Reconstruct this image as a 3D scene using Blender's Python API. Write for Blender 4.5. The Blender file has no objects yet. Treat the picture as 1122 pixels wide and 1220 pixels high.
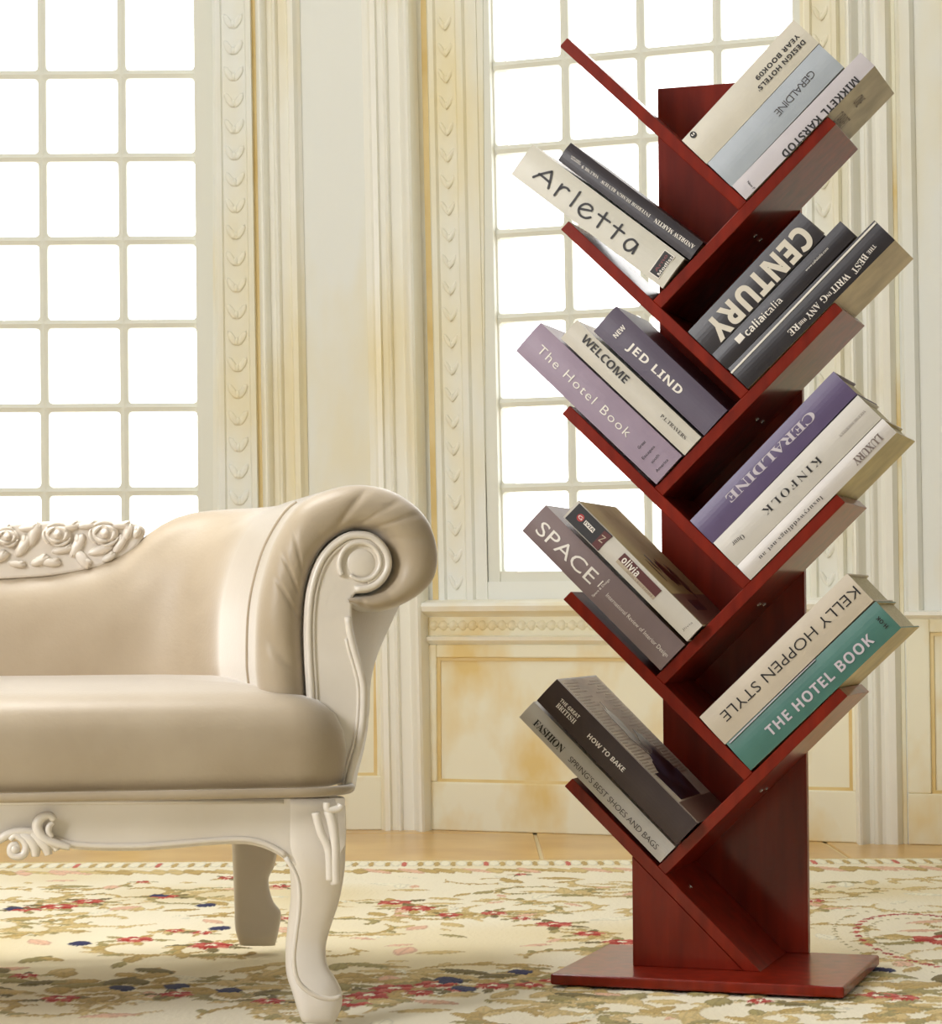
import bpy, math, random
import numpy as np
from mathutils import Vector, Matrix

# ---------------------------------------------------------------- camera, world, light, exposure
W_, H_ = 1122, 1220
F = 2800.0; PITCH = .0428; ROLL = .0051; EYE = .487
scn = bpy.context.scene
cd = bpy.data.cameras.new('camera'); cam = bpy.data.objects.new('camera', cd)
scn.collection.objects.link(cam)
cd.sensor_fit = 'HORIZONTAL'; cd.sensor_width = 36.0; cd.lens = 36.0 * F / W_
fwd = Vector((0, math.cos(PITCH), math.sin(PITCH)))
zc = Vector((0, -math.sin(PITCH), math.cos(PITCH))); xc = Vector((1, 0, 0))
rgt = xc * math.cos(ROLL) - zc * math.sin(ROLL); up = xc * math.sin(ROLL) + zc * math.cos(ROLL)
m = Matrix((rgt, up, -fwd)).transposed().to_4x4(); m.translation = (0, 0, EYE)
cam.matrix_world = m
scn.camera = cam

world = bpy.data.worlds.new('sky'); scn.world = world; world.use_nodes = True
wn = world.node_tree; bg = wn.nodes['Background']
bg.inputs[0].default_value = (1.0, .995, .985, 1); bg.inputs[1].default_value = 3.6

scn.view_settings.view_transform = 'Standard'; scn.view_settings.look = 'None'
scn.view_settings.gamma = 1.0; scn.view_settings.use_curve_mapping = False
scn.view_settings.exposure = 0.0
scn.cycles.use_denoising = True
scn.cycles.max_bounces = 8; scn.cycles.diffuse_bounces = 5

def area(name, loc, target, sx, sy, energy, col, portal=False):
    l = bpy.data.lights.new(name, 'AREA'); l.shape = 'RECTANGLE'; l.size = sx; l.size_y = sy
    l.energy = energy; l.color = col
    o = bpy.data.objects.new(name, l); scn.collection.objects.link(o)
    o.location = loc; o.rotation_euler = (Vector(target) - Vector(loc)).to_track_quat('-Z', 'Y').to_euler()
    if portal: l.cycles.is_portal = True
    return o
# added unseen lights: fill by the windows, top light over sofa, left key
area('fill_light_far', (-.3, 4.2, 2.85), (-.3, 4.2, 0), 3.4, 1.2, 11, (1, .99, .98))
area('sofa_top_fill', (-.72, 3.15, 1.85), (-.68, 3.05, 0),   .7, .5, 9.5, (1, .985, .96)).data.spread = math.radians(110)
area('left_key_light', (-2.35, .9, 1.7), (0, 3.1, .6), .9, 1.1, 72, (1, .995, 1))

# ---------------------------------------------------------------- projection helpers (pixel of a 1122x1220 frame -> ray)
def ray(px, py):
    return (fwd * F + rgt * (px - W_ / 2) + up * (H_ / 2 - py)).normalized()
CAM = Vector((0, 0, EYE))
def hit(px, py, P, N):
    d = ray(px, py); t = (P - CAM).dot(N) / d.dot(N); return CAM + d * t
def ground(px, py, z=0): return hit(px, py, Vector((0, 0, z)), Vector((0, 0, 1)))

def lin(c):
    return tuple((x / 255 / 12.92) if x / 255 <= .04045 else ((x / 255 + .055) / 1.055) ** 2.4 for x in c)

# ---------------------------------------------------------------- materials
def mat(name, rgb, rough=.5, coat=0, spec=.5, noise=0, nscale=8, bump=0, bscale=60, sheen=0, rgb2=None, stretch=(1, 1, 1), trans=0, detail=4, lo=.35, hi=.65):
    m = bpy.data.materials.new(name); m.use_nodes = True; t = m.node_tree; b = t.nodes['Principled BSDF']
    c = lin(rgb) + (1,)
    b.inputs['Base Color'].default_value = c; b.inputs['Roughness'].default_value = rough
    b.inputs['Coat Weight'].default_value = coat; b.inputs['Coat Roughness'].default_value = .13
    b.inputs['Specular IOR Level'].default_value = spec
    if sheen:
        b.inputs['Sheen Weight'].default_value = sheen; b.inputs['Sheen Roughness'].default_value = .35
    tc = t.nodes.new('ShaderNodeTexCoord'); mp = t.nodes.new('ShaderNodeMapping')
    mp.inputs['Scale'].default_value = stretch; t.links.new(tc.outputs['Object'], mp.inputs[0])
    if rgb2 is not None:
        n = t.nodes.new('ShaderNodeTexNoise'); n.inputs['Scale'].default_value = nscale; n.inputs['Detail'].default_value = detail
        t.links.new(mp.outputs[0], n.inputs['Vector'])
        r = t.nodes.new('ShaderNodeValToRGB'); r.color_ramp.elements[0].position = lo; r.color_ramp.elements[1].position = hi
        r.color_ramp.elements[0].color = c; r.color_ramp.elements[1].color = lin(rgb2) + (1,)
        t.links.new(n.outputs[0], r.inputs[0]); t.links.new(r.outputs[0], b.inputs['Base Color'])
    if bump:
        n2 = t.nodes.new('ShaderNodeTexNoise'); n2.inputs['Scale'].default_value = bscale; n2.inputs['Detail'].default_value = 3
        t.links.new(mp.outputs[0], n2.inputs['Vector'])
        bp = t.nodes.new('ShaderNodeBump'); bp.inputs['Strength'].default_value = bump; bp.inputs['Distance'].default_value = .002
        t.links.new(n2.outputs[0], bp.inputs['Height']); t.links.new(bp.outputs[0], b.inputs['Normal'])
    return m

M_plain = mat('pale_room_paint', (205, 207, 208), .8)
M_wall = mat('hazed_wall_paint', (237, 239, 234), .6, rgb2=(236, 224, 184), nscale=4.0, stretch=(1, 1, .35), lo=.48, hi=.74, bump=.15, bscale=25)  # window haze over the upper wall put in as a paler tone
M_dado = mat('mottled_panel_paint', (243, 240, 218), .55, rgb2=(230, 204, 138), nscale=6.5, stretch=(1, 1, .6), lo=.46, hi=.70, bump=.2, bscale=18)  # the wall's paint without that haze, yellow mottling its own
M_ochre = mat('ochre_line_paint', (222, 194, 128), .6, rgb2=(236, 216, 164), nscale=6)
M_frame = mat('window_paint', (230, 231, 221), .5)
M_mould = mat('white_moulding_paint', (244, 243, 234), .4, rgb2=(238, 224, 178), nscale=5, stretch=(1, 1, .3), lo=.48, hi=.76)
M_ceil = mat('ceiling_white', (226, 226, 224), .8)
M_tile = mat('honey_floor_tile', (222, 184, 116), .3, rgb2=(204, 160, 92), nscale=5, coat=.2)
M_grout = mat('pale_grout', (226, 212, 172), .8)
M_wood = mat('cherry_wood', (132, 32, 12), .45, coat=.55, spec=.08, rgb2=(102, 21, 6), nscale=9, stretch=(6, 6, .8), lo=.3, hi=.75, detail=6)
M_sofa = mat('cream_velvet', (178, 163, 141), .42, sheen=1.0, rgb2=(167, 151, 128), nscale=7, bump=.12, bscale=220, spec=.35)
M_carve = mat('antique_white_lacquer', (230, 223, 214), .33, coat=.15, rgb2=(220, 211, 198), nscale=6)
M_page = mat('page_paper', (222, 214, 190), .8, rgb2=(200, 190, 160), nscale=260, stretch=(1, 1, 1))
M_metal = mat('nickel_pin', (200, 200, 200), .25); M_metal.node_tree.nodes['Principled BSDF'].inputs['Metallic'].default_value = 1
def ink(name, c, r=.5): return mat(name, c, r)
INK = dict(white=ink('white_ink', (232, 226, 218)), black=ink('black_ink', (26, 22, 24)), dark=ink('dark_ink', (50, 40, 40)),
           grey=ink('grey_ink', (120, 105, 100)), red=ink('red_ink', (128, 60, 62)), maroon=ink('maroon_ink', (84, 28, 26)),
           bone=ink('bone_ink', (214, 206, 192)), tan=ink('tan_ink', (176, 160, 138)), crimson=ink('crimson_ink', (168, 40, 40)), silver=ink('silver_ink', (198, 190, 200)))
g = bpy.data.materials.new('window_glass'); g.use_nodes = True; t = g.node_tree
for n in list(t.nodes): t.nodes.remove(n)
o_ = t.nodes.new('ShaderNodeOutputMaterial'); mx = t.nodes.new('ShaderNodeMixShader'); tr = t.nodes.new('ShaderNodeBsdfTransparent'); gl = t.nodes.new('ShaderNodeBsdfGlossy')
gl.inputs['Roughness'].default_value = .03; mx.inputs[0].default_value = .05
t.links.new(tr.outputs[0], mx.inputs[1]); t.links.new(gl.outputs[0], mx.inputs[2]); t.links.new(mx.outputs[0], o_.inputs[0])
M_glass = g

# ---------------------------------------------------------------- object helpers
COL = scn.collection
def mesh(name, V, Fc, m, parent=None, smooth=False, bevel=0, seg=2, mw=None, data=None):
    if data is None:
        data = bpy.data.meshes.new(name); data.from_pydata([tuple(v) for v in V], [], Fc); data.update()
        import bmesh
        b = bmesh.new(); b.from_mesh(data); bmesh.ops.recalc_face_normals(b, faces=b.faces); b.to_mesh(data); b.free()
        if m: data.materials.append(m)
        if smooth: data.polygons.foreach_set('use_smooth', [True] * len(data.polygons))
    o = bpy.data.objects.new(name, data); COL.objects.link(o)
    if parent: o.parent = parent
    if bevel:
        md = o.modifiers.new('bevel', 'BEVEL'); md.width = bevel; md.segments = seg; md.limit_method = 'ANGLE'; md.angle_limit = .6
    return o
def tag(o, label=None, cat=None, group=None, kind=None):
    if label: o['label'] = label
    if cat: o['category'] = cat
    if group: o['group'] = group
    if kind: o['kind'] = kind
    return o
def empty(name, loc=(0, 0, 0), rz=0, M=None):
    o = bpy.data.objects.new(name, None); COL.objects.link(o); o.empty_display_size = .05
    if M is not None: o.matrix_world = M
    else: o.location = loc; o.rotation_euler = (0, 0, rz)
    return o
class G:
    """collects geometry for one mesh"""
    def __init__(s): s.V = []; s.F = []
    def add(s, V, Fc):
        n = len(s.V); s.V += [tuple(v) for v in V]; s.F += [tuple(i + n for i in f) for f in Fc]; return s
    def box(s, a, b):
        (x0, y0, z0), (x1, y1, z1) = a, b
        return s.add([(x0, y0, z0), (x1, y0, z0), (x1, y1, z0), (x0, y1, z0), (x0, y0, z1), (x1, y0, z1), (x1, y1, z1), (x0, y1, z1)],
                     [(0, 3, 2, 1), (4, 5, 6, 7), (0, 1, 5, 4), (1, 2, 6, 5), (2, 3, 7, 6), (3, 0, 4, 7)])
    def hexa(s, A, B):
        """prism between polygon A and polygon B (same count)"""
        n = len(A)
        return s.add(list(A) + list(B), [tuple(range(n))[::-1], tuple(range(n, 2 * n))] + [(i, (i + 1) % n, n + (i + 1) % n, n + i) for i in range(n)])
    def tube(s, P, r, k=8, closed=False):
        P = [Vector(p) for p in P]; n = len(P); rr = r if hasattr(r, '__len__') else [r] * n; rings = []
        prev = None
        for i, p in enumerate(P):
            a = P[i - 1] if (i > 0 or closed) else p; b = P[(i + 1) % n] if (i < n - 1 or closed) else p
            d = (b - a).normalized()
            if prev is None:
                q = Vector((0, 1, 0)) if abs(d.y) < .9 else Vector((1, 0, 0)); nx = (q - d * q.dot(d)).normalized()
            else: nx = (prev - d * prev.dot(d)).normalized()
            prev = nx; ny = d.cross(nx)
            rings.append([p + (nx * math.cos(2 * math.pi * j / k) + ny * math.sin(2 * math.pi * j / k)) * rr[i] for j in range(k)])
        V = [v for ring in rings for v in ring]; Fc = []
        for i in range(n if closed else n - 1):
            for j in range(k):
                a = i * k; b = ((i + 1) % n) * k; Fc.append((a + j, a + (j + 1) % k, b + (j + 1) % k, b + j))
        if not closed: Fc += [tuple(range(k))[::-1], tuple(range((n - 1) * k, n * k))]
        return s.add(V, Fc)
    def ell(s, c, r, rot=0, nu=12, nv=8):
        """ellipsoid with a turn about local y"""
        V = []; Fc = []; ca, sa = math.cos(rot), math.sin(rot)
        for i in range(nv + 1):
            ph = math.pi * i / nv
            for j in range(nu):
                th = 2 * math.pi * j / nu
                x = r[0] * math.sin(ph) * math.cos(th); z = r[2] * math.sin(ph) * math.sin(th); y = r[1] * math.cos(ph)
                V.append((c[0] + x * ca - z * sa, c[1] + y, c[2] + x * sa + z * ca))
        for i in range(nv):
            for j in range(nu): Fc.append((i * nu + j, i * nu + (j + 1) % nu, (i + 1) * nu + (j + 1) % nu, (i + 1) * nu + j))
        return s.add(V, Fc)
    def grid(s, R, closed=False):
        """loft of rows of equal length"""
        n = len(R[0]); V = [v for r in R for v in r]; Fc = []
        for i in range(len(R) - 1):
            for j in range(n if closed else n - 1): Fc.append((i * n + j, i * n + (j + 1) % n, (i + 1) * n + (j + 1) % n, (i + 1) * n + j))
        return s.add(V, Fc)
    def build(s, name, m, parent=None, **k): return mesh(name, s.V, s.F, m, parent, **k)

def resample(P, n):
    P = np.array(P, float); d = np.r_[0, np.cumsum(np.linalg.norm(np.diff(P, axis=0), axis=1))]
    t = np.linspace(0, d[-1], n); return np.stack([np.interp(t, d, P[:, k]) for k in range(P.shape[1])], 1)
def spline(P, n, closed=False):
    """Catmull-Rom through the points, resampled to n"""
    P = np.array(P, float); out = []
    m = len(P)
    for i in range(m if closed else m - 1):
        if closed: a, b, c, d = P[(i - 1) % m], P[i], P[(i + 1) % m], P[(i + 2) % m]
        else: a, b, c, d = P[max(i - 1, 0)], P[i], P[i + 1], P[min(i + 2, m - 1)]
        for t in np.linspace(0, 1, 12, endpoint=False):
            out.append(.5 * ((2 * b) + (-a + c) * t + (2 * a - 5 * b + 4 * c - d) * t * t + (-a + 3 * b - 3 * c + d) * t ** 3))
    out.append(P[0] if closed else P[-1])
    return resample(out, n + 1)[:-1] if closed else resample(out, n)

# ================================================================ ROOM
FZ = -.012                       # floor level under the rug
YA = 5.45                        # wall with the left window stands square to the view
PA = Vector((0, YA, 0)); NA = Vector((0, -1, 0)); TA = Vector((1, 0, 0))
C0 = hit(507, 730, PA, NA); C0.z = 0
depB = 1 / ((1 / YA) * (1 + 615 * 1.38e-4)); e1 = Vector(((1122 - 561) / F * depB, depB, 0))
TB = (e1 - C0).normalized(); NB = Vector((TB.y, -TB.x, 0)); PB = C0.copy()
ZC = 3.0
def lean(x):                     # the mouldings of the old wall stand slightly out of plumb
    return float(np.interp(x, [0, 236, 330, 520, 600, 950, 1122], [.008, .009, .018, .021, .02, .012, .018]))
class Wall:
    def __init__(s, P, N, T, zref=0): s.P, s.N, s.T = P, N, T
    def sz(s, px, py):
        h = hit(px, py, s.P, s.N); return (h - s.P).dot(s.T), h.z
    def pt(s, u, z, out): p = s.P + s.T * u + s.N * out; return (p.x, p.y, z)
    def sl(s, px):               # s at z=.. : top and bottom of a leaning vertical line through (px,500)
        l = lean(px); s0, z0 = s.sz(px - 500 * l, 0); s1, z1 = s.sz(px + 485 * l, 985)
        return lambda z: s0 + (s1 - s0) * (z - z0) / (z1 - z0)
A = Wall(PA, NA, TA); B = Wall(PB, NB, TB)

def vstrip(wl, prof, z0, z1, g=None, base=-.0):
    """vertical moulding; prof = [(px at y=500, out)...] left to right"""
    g = g or G(); fs = [wl.sl(p[0]) for p in prof]; n = len(prof)
    ring = lambda z: [wl.pt(fs[i](z), z, prof[i][1]) for i in range(n)] + [wl.pt(fs[-1](z), z, base), wl.pt(fs[0](z), z, base)]
    g.hexa(ring(z0), ring(z1)); return g
def hstrip(wl, u0, u1, prof, g=None, base=0.0, miter=0):
    """horizontal moulding; prof = [(z, out)...] top to bottom"""
    g = g or G(); ring = lambda u: [wl.pt(u, z, o) for z, o in prof] + [wl.pt(u, prof[-1][0], base), wl.pt(u, prof[0][0], base)]
    g.hexa(ring(u0), ring(u1)); return g
def arc(a, b, out, h, n=7):      # half-round profile from px a to px b
    return [(a + (b - a) * i / (n - 1), out + h * math.sin(math.pi * i / (n - 1))) for i in range(n)]

def st(o): o['kind'] = 'structure'; return o
# floor, ceiling and the unseen walls of the room
g = G().box((-3.2, -1.6, FZ - .1), (3.4, 6.2, FZ - .004)); floor = st(g.build('floor', M_grout))
tg = []
xs = [.141 + .62 * k for k in range(-6, 6)]; 
for row, (ya, yb) in enumerate([(5.36, 5.98), (4.735, 5.352), (4.11, 4.727)]):
    for i in range(len(xs) - 1):
        gg = G().box((xs[i] + .004, ya, FZ - .01), (xs[i + 1] - .004, yb, FZ)); gg.build('tile', M_tile, floor, bevel=.002, seg=1)
st(G().box((-3.2, -1.6, ZC), (3.4, 6.2, ZC + .1)).build('ceiling', M_ceil))
st(G().box((-3.3, -1.6, FZ), (-3.2, 5.6, ZC)).build('wall_left', M_plain))
st(G().box((3.0, -1.6, FZ), (3.1, 5.6, ZC)).build('wall_right', M_plain))
st(G().box((-3.3, -1.7, FZ), (3.1, -1.6, ZC)).build('wall_near', M_plain))

def zA(y, x=236): return A.sz(x, y)[1]
def zB(y, x=600): return B.sz(x, y)[1]
# window openings
wlA0 = A.sl(-142); wlA1 = A.sl(236 - 2); zlo = zA(685); rowh = zB(583) - zB(685)
uA1 = A.sl(235)(1.0)
zhi = zlo + 10 * rowh
# ---- wall with left window (wall_far) : solid pieces round the opening
def wall_pieces(wl, ua, ub, hole, name, m, zt=ZC):
    g = G(); h0, h1, za, zb = hole
    def blk(u0, u1, z0, z1):
        g.hexa([wl.pt(u0, z0, 0), wl.pt(u1, z0, 0), wl.pt(u1, z0, -.16), wl.pt(u0, z0, -.16)], [wl.pt(u0, z1, 0), wl.pt(u1, z1, 0), wl.pt(u1, z1, -.16), wl.pt(u0, z1, -.16)])
    blk(ua, h0, FZ, zt); blk(h1, ub, FZ, zt); blk(h0, h1, FZ, za); blk(h0, h1, zb, zt)
    return st(g.build(name, m))
sA = lambda px, z=1.0: A.sl(px)(z)
sB = lambda px, z=1.0: B.sl(px)(z)
uC = (C0 - PA).dot(TA)
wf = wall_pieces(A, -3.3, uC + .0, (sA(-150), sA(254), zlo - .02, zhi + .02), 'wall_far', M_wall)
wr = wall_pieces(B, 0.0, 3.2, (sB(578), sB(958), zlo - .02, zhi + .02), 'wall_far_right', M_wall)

# ---- windows: sash (one mesh with rounded openings) + panes
def window(wl, name, cols, za, nrow, rh, bar, barz, pads):
    root = empty(name, wl.pt(wl.sl(cols[0])(za), za, 0)); st(root)
    inv = root.matrix_world.inverted() if False else Matrix.Translation(-root.location)
    L = lambda p: tuple(Vector(p) - root.location)
    ff = [wl.sl(c) for c in cols]
    out0, out1 = -.05, -.02
    g = G()
    for r in range(nrow):
        z0 = za + r * rh; z1 = z0 + rh
        for c in range(len(cols) - 1):
            # cell corners and rounded opening
            def cell(t, s_): z = z0 + (z1 - z0) * s_; return (ff[c](z) * (1 - t) + ff[c + 1](z) * t, z)
            wc = ff[c + 1](z0) - ff[c](z0); bx = bar / wc / 2; bz = barz / rh / 2
            l = bx if c else bx * .3; rr = bx if c < len(cols) - 2 else bx * .3
            lo = bz if r else bz * .3; hi = bz if r < nrow - 1 else bz * .3
            rad = .05; P = []; Q = []
            for (cx, cz, a0, qx, qz) in ((1 - rr - rad, 1 - hi - rad, 0, 1, 1), (l + rad, 1 - hi - rad, 90, 0, 1), (l + rad, lo + rad, 180, 0, 0), (1 - rr - rad, lo + rad, 270, 1, 0)):
                for k in range(4):
                    a = math.radians(a0 + 30 * k); P.append((cx + rad * math.cos(a), cz + rad * math.sin(a)))
                    Q.append((qx if k in (0, 1, 2, 3) else qx, qz))
            # outer ring projected on the cell border
            Q = []
            for (x, z) in P:
                dx, dz = x - .5, z - .5; s_ = .5 / max(abs(dx), abs(dz)); Q.append((.5 + dx * s_, .5 + dz * s_))
            n = len(P)
            f1 = [L(wl.pt(*cell(*q), out1)) for q in Q]; f2 = [L(wl.pt(*cell(*p), out1 - .004)) for p in P]; f3 = [L(wl.pt(*cell(*p), out0)) for p in P]; f4 = [L(wl.pt(*cell(*q), out0)) for q in Q]
            # keep the cell corners square
            g.grid([f1, f2, f3, f4], closed=True)
            for (cx, cz) in ((0, 0), (1, 0), (1, 1), (0, 1)):
                near = sorted(range(n), key=lambda i: (Q[i][0] - cx) ** 2 + (Q[i][1] - cz) ** 2)
                e = [i for i in near if abs(Q[i][0] - cx) < 1e-6][:1] + [i for i in near if abs(Q[i][1] - cz) < 1e-6][:1]
                if len(e) == 2:
                    a = L(wl.pt(*cell(*Q[e[0]]), out1)); b = L(wl.pt(*cell(*Q[e[1]]), out1)); cc = L(wl.pt(*cell(cx, cz), out1)); g.add([a, b, cc], [(0, 1, 2)])
            # the pane
            q = [cell(l * .4, lo * .4), cell(1 - rr * .4, lo * .4), cell(1 - rr * .4, 1 - hi * .4), cell(l * .4, 1 - hi * .4)]
            G().hexa([L(wl.pt(*p, -.033)) for p in q], [L(wl.pt(*p, -.037)) for p in q]).build('pane', M_glass, root)
    g.build('glazing_bars', M_frame, root)
    # outer frame
    g = G(); z1 = za + nrow * rh; zb = za - pads[2]
    def vb(a, b, out):
        fa, fb = wl.sl(a), wl.sl(b)
        g.hexa([L(wl.pt(fa(zb), zb, out)), L(wl.pt(fb(zb), zb, out)), L(wl.pt(fb(zb), zb, -.12)), L(wl.pt(fa(zb), zb, -.12))],
               [L(wl.pt(fa(z1 + .02), z1 + .02, out)), L(wl.pt(fb(z1 + .02), z1 + .02, out)), L(wl.pt(fb(z1 + .02), z1 + .02, -.12)), L(wl.pt(fa(z1 + .02), z1 + .02, -.12))])
    vb(cols[0] - pads[0], cols[0], -.004); vb(cols[-1], cols[-1] + pads[1], -.004)
    g.build('window_frame', M_frame, root)
    g = G(); ua, ub = wl.sl(cols[0])(za), wl.sl(cols[-1])(za)
    g.hexa([L(wl.pt(ua, zb, -.008)), L(wl.pt(ub, zb, -.008)), L(wl.pt(ub, zb, -.12)), L(wl.pt(ua, zb, -.12))], [L(wl.pt(ua, za + .003, -.008)), L(wl.pt(ub, za + .003, -.008)), L(wl.pt(ub, za + .003, -.12)), L(wl.pt(ua, za + .003, -.12))])
    g.build('bottom_rail', M_frame, root)
    return root
colsA = [-142, -47, 51, 146.5, 235]
colsB = [591, 676.5, 766.5, 857, 949]
window(A, 'window_1', colsA, zlo, 10, rowh, .019, .019, (22, 24, .055))
window(B, 'window_2', colsB, zlo, 10, rowh, .019, .019, (14, 14, .055))

zs = zB(718)                      # top of the sill ledge
# ---- left window casing and pilaster mouldings (wall A)
def trim(n, g, m, bev=0, parent=None): return st(g.build('trim_%d' % n, m, bevel=bev))
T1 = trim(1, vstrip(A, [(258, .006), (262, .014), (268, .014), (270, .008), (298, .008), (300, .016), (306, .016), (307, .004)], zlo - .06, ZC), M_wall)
T2 = trim(2, vstrip(A, [(312, .01)] + arc(313, 326, .02, .03) + [(328, .02), (331, .02)] + arc(332, 340, .02, .015) + [(342, .02), (350, .018), (352, .028), (358, .028), (362, .012), (366, .004)], FZ, ZC), M_mould)
T3 = trim(3, vstrip(A, [(440, .004), (447, .012), (450, .026), (456, .028), (458, .018), (464, .018)] + arc(465, 471, .02, .012) + [(473, .02), (482, .02)] + arc(484, 503, .022, .04) + [(506, .012)], FZ, ZC), M_mould)
G1 = trim(4, vstrip(A, [(307, .002), (312, .002)], FZ, ZC, base=-.002), M_ochre)  # shadow line beside the pilaster put in as an ochre strip
# ---- right window casing (wall B)
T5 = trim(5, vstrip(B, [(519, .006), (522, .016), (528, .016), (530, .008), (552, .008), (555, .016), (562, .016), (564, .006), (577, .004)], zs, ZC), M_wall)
G2 = trim(6, vstrip(B, [(511.5, .002), (518.5, .002)], zs, ZC, base=-.002), M_ochre)
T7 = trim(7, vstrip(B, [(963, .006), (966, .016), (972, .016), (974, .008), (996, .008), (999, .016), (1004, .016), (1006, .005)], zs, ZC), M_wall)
T8 = trim(8, vstrip(B, [(1014, .01)] + arc(1016, 1031, .02, .035) + [(1034, .02)] + arc(1036, 1046, .02, .014) + [(1050, .018), (1056, .026), (1064, .024), (1068, .006)], FZ, ZC), M_mould)
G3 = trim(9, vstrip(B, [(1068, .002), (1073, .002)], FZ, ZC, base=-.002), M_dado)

# carved leaf-and-bead relief on the casings (small carved lobes, parts of the trim)
def relief(wl, px, z0, z1, step, parent, wpx=11):
    f = wl.sl(px); z = z0; g = G(); k = 0
    hw = wpx / 514.
    while z < z1:
        c = wl.pt(f(z), z, .009)
        for sgn in (-1, 1):
            p = wl.pt(f(z) + sgn * hw * .55, z + step * .12, .009)
            g.ell((p[0], p[1], p[2]), (hw * .38, .0025, step * .34), rot=-sgn * .5, nu=8, nv=5)
        g.ell(c, (hw * .25, .004, step * .16), nu=8, nv=5)
        z += step
    o = g.build('carved_relief', M_wall, parent, smooth=True); o['kind'] = 'stuff'; return o
relief(A, 284, .5, 1.9, .062, T1); relief(B, 541, zs + .04, 1.9, .062, T5, 8); relief(B, 985, zs + .04, 1.9, .062, T7, 8)

# ---- sill ledge and dado under the right window
u0, u1 = sB(505, .5), sB(1026, .5)
zl = [zB(y) for y in (714, 718, 722, 728, 733, 757, 763, 768)]
g = hstrip(B, u0 + .002, u1, [(zl[0], .01), (zl[1], .05), (zl[2], .055), (zl[3], .05), (zl[4], .02), (zl[4] - .004, .012), (zl[5], .012), (zl[5] - .004, .024), (zl[6], .022), (zl[7], .008)])
S1 = trim(10, g, M_mould)
g = G(); k = 0; x = u0 + .02; zf = (zl[4] + zl[5]) / 2
while x < u1:
    p = B.pt(x, zf, .012)
    g.ell(p, (.012, .006, .013), rot=.6 if k % 2 else -.6, nu=8, nv=5); g.ell(B.pt(x + .011, zf, .012), (.004, .006, .006), nu=6, nv=4); x += .024; k += 1
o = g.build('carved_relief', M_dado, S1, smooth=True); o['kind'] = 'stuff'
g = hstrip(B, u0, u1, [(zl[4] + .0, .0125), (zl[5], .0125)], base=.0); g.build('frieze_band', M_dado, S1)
# dado panelling: stiles/rails proud of the recessed field
def dado(n, wl, ua, ub, ztop, zr, stl, str_, field=True):
    g = G(); bx = lambda a, b, c, d, o: g.hexa([wl.pt(a, c, o), wl.pt(b, c, o), wl.pt(b, c, 0), wl.pt(a, c, 0)], [wl.pt(a, d, o), wl.pt(b, d, o), wl.pt(b, d, 0), wl.pt(a, d, 0)])
    bx(ua, ub, FZ, zr, .012); bx(ua, ua + stl, zr, ztop, .012); bx(ub - str_, ub, zr, ztop, .012); bx(ua + stl, ub - str_, ztop - .03, ztop, .012)
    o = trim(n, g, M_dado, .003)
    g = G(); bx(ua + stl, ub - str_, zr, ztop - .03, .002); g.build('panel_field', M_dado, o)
    g = G(); a, b, c, d = ua + stl, ub - str_, zr, ztop - .03
    for (p, q, r_, s_) in ((a, a + .008, c + .007, d - .007), (b - .008, b, c + .007, d - .007), (a, b, c, c + .007), (a, b, d - .007, d)): bx(p, q, r_, s_, .006)
    g.build('panel_bead', M_ochre, o)
    return o
zr = zB(935, 700)
dado(11, B, sB(500, .2), sB(1027, .2), zl[7], zr, .03, .03)
# narrow dado and pilaster foot left of it on wall A, plain dado behind the sofa
dado(12, A, sA(366, .2), sA(447, .2), zA(735), zA(925), .01, .01)
dado(13, A, -3.2, sA(306, .2), zA(735), zA(925), .05, .05)
# right-hand panel
uR = sB(1076, .4)
dado(14, B, uR, 3.0, zB(737, 1100), zB(945, 1100), .05, .05)
trim(15, hstrip(B, uR, 3.0, [(zB(727, 1100), .01), (zB(729, 1100), .028), (zB(733, 1100), .028), (zB(738, 1100), .01)]), M_mould)
g = G()
trim(16, vstrip(B, [(1076, .004), (1080, .014), (1092, .014), (1096, .004)], zB(728, 1100), ZC), M_wall)

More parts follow.
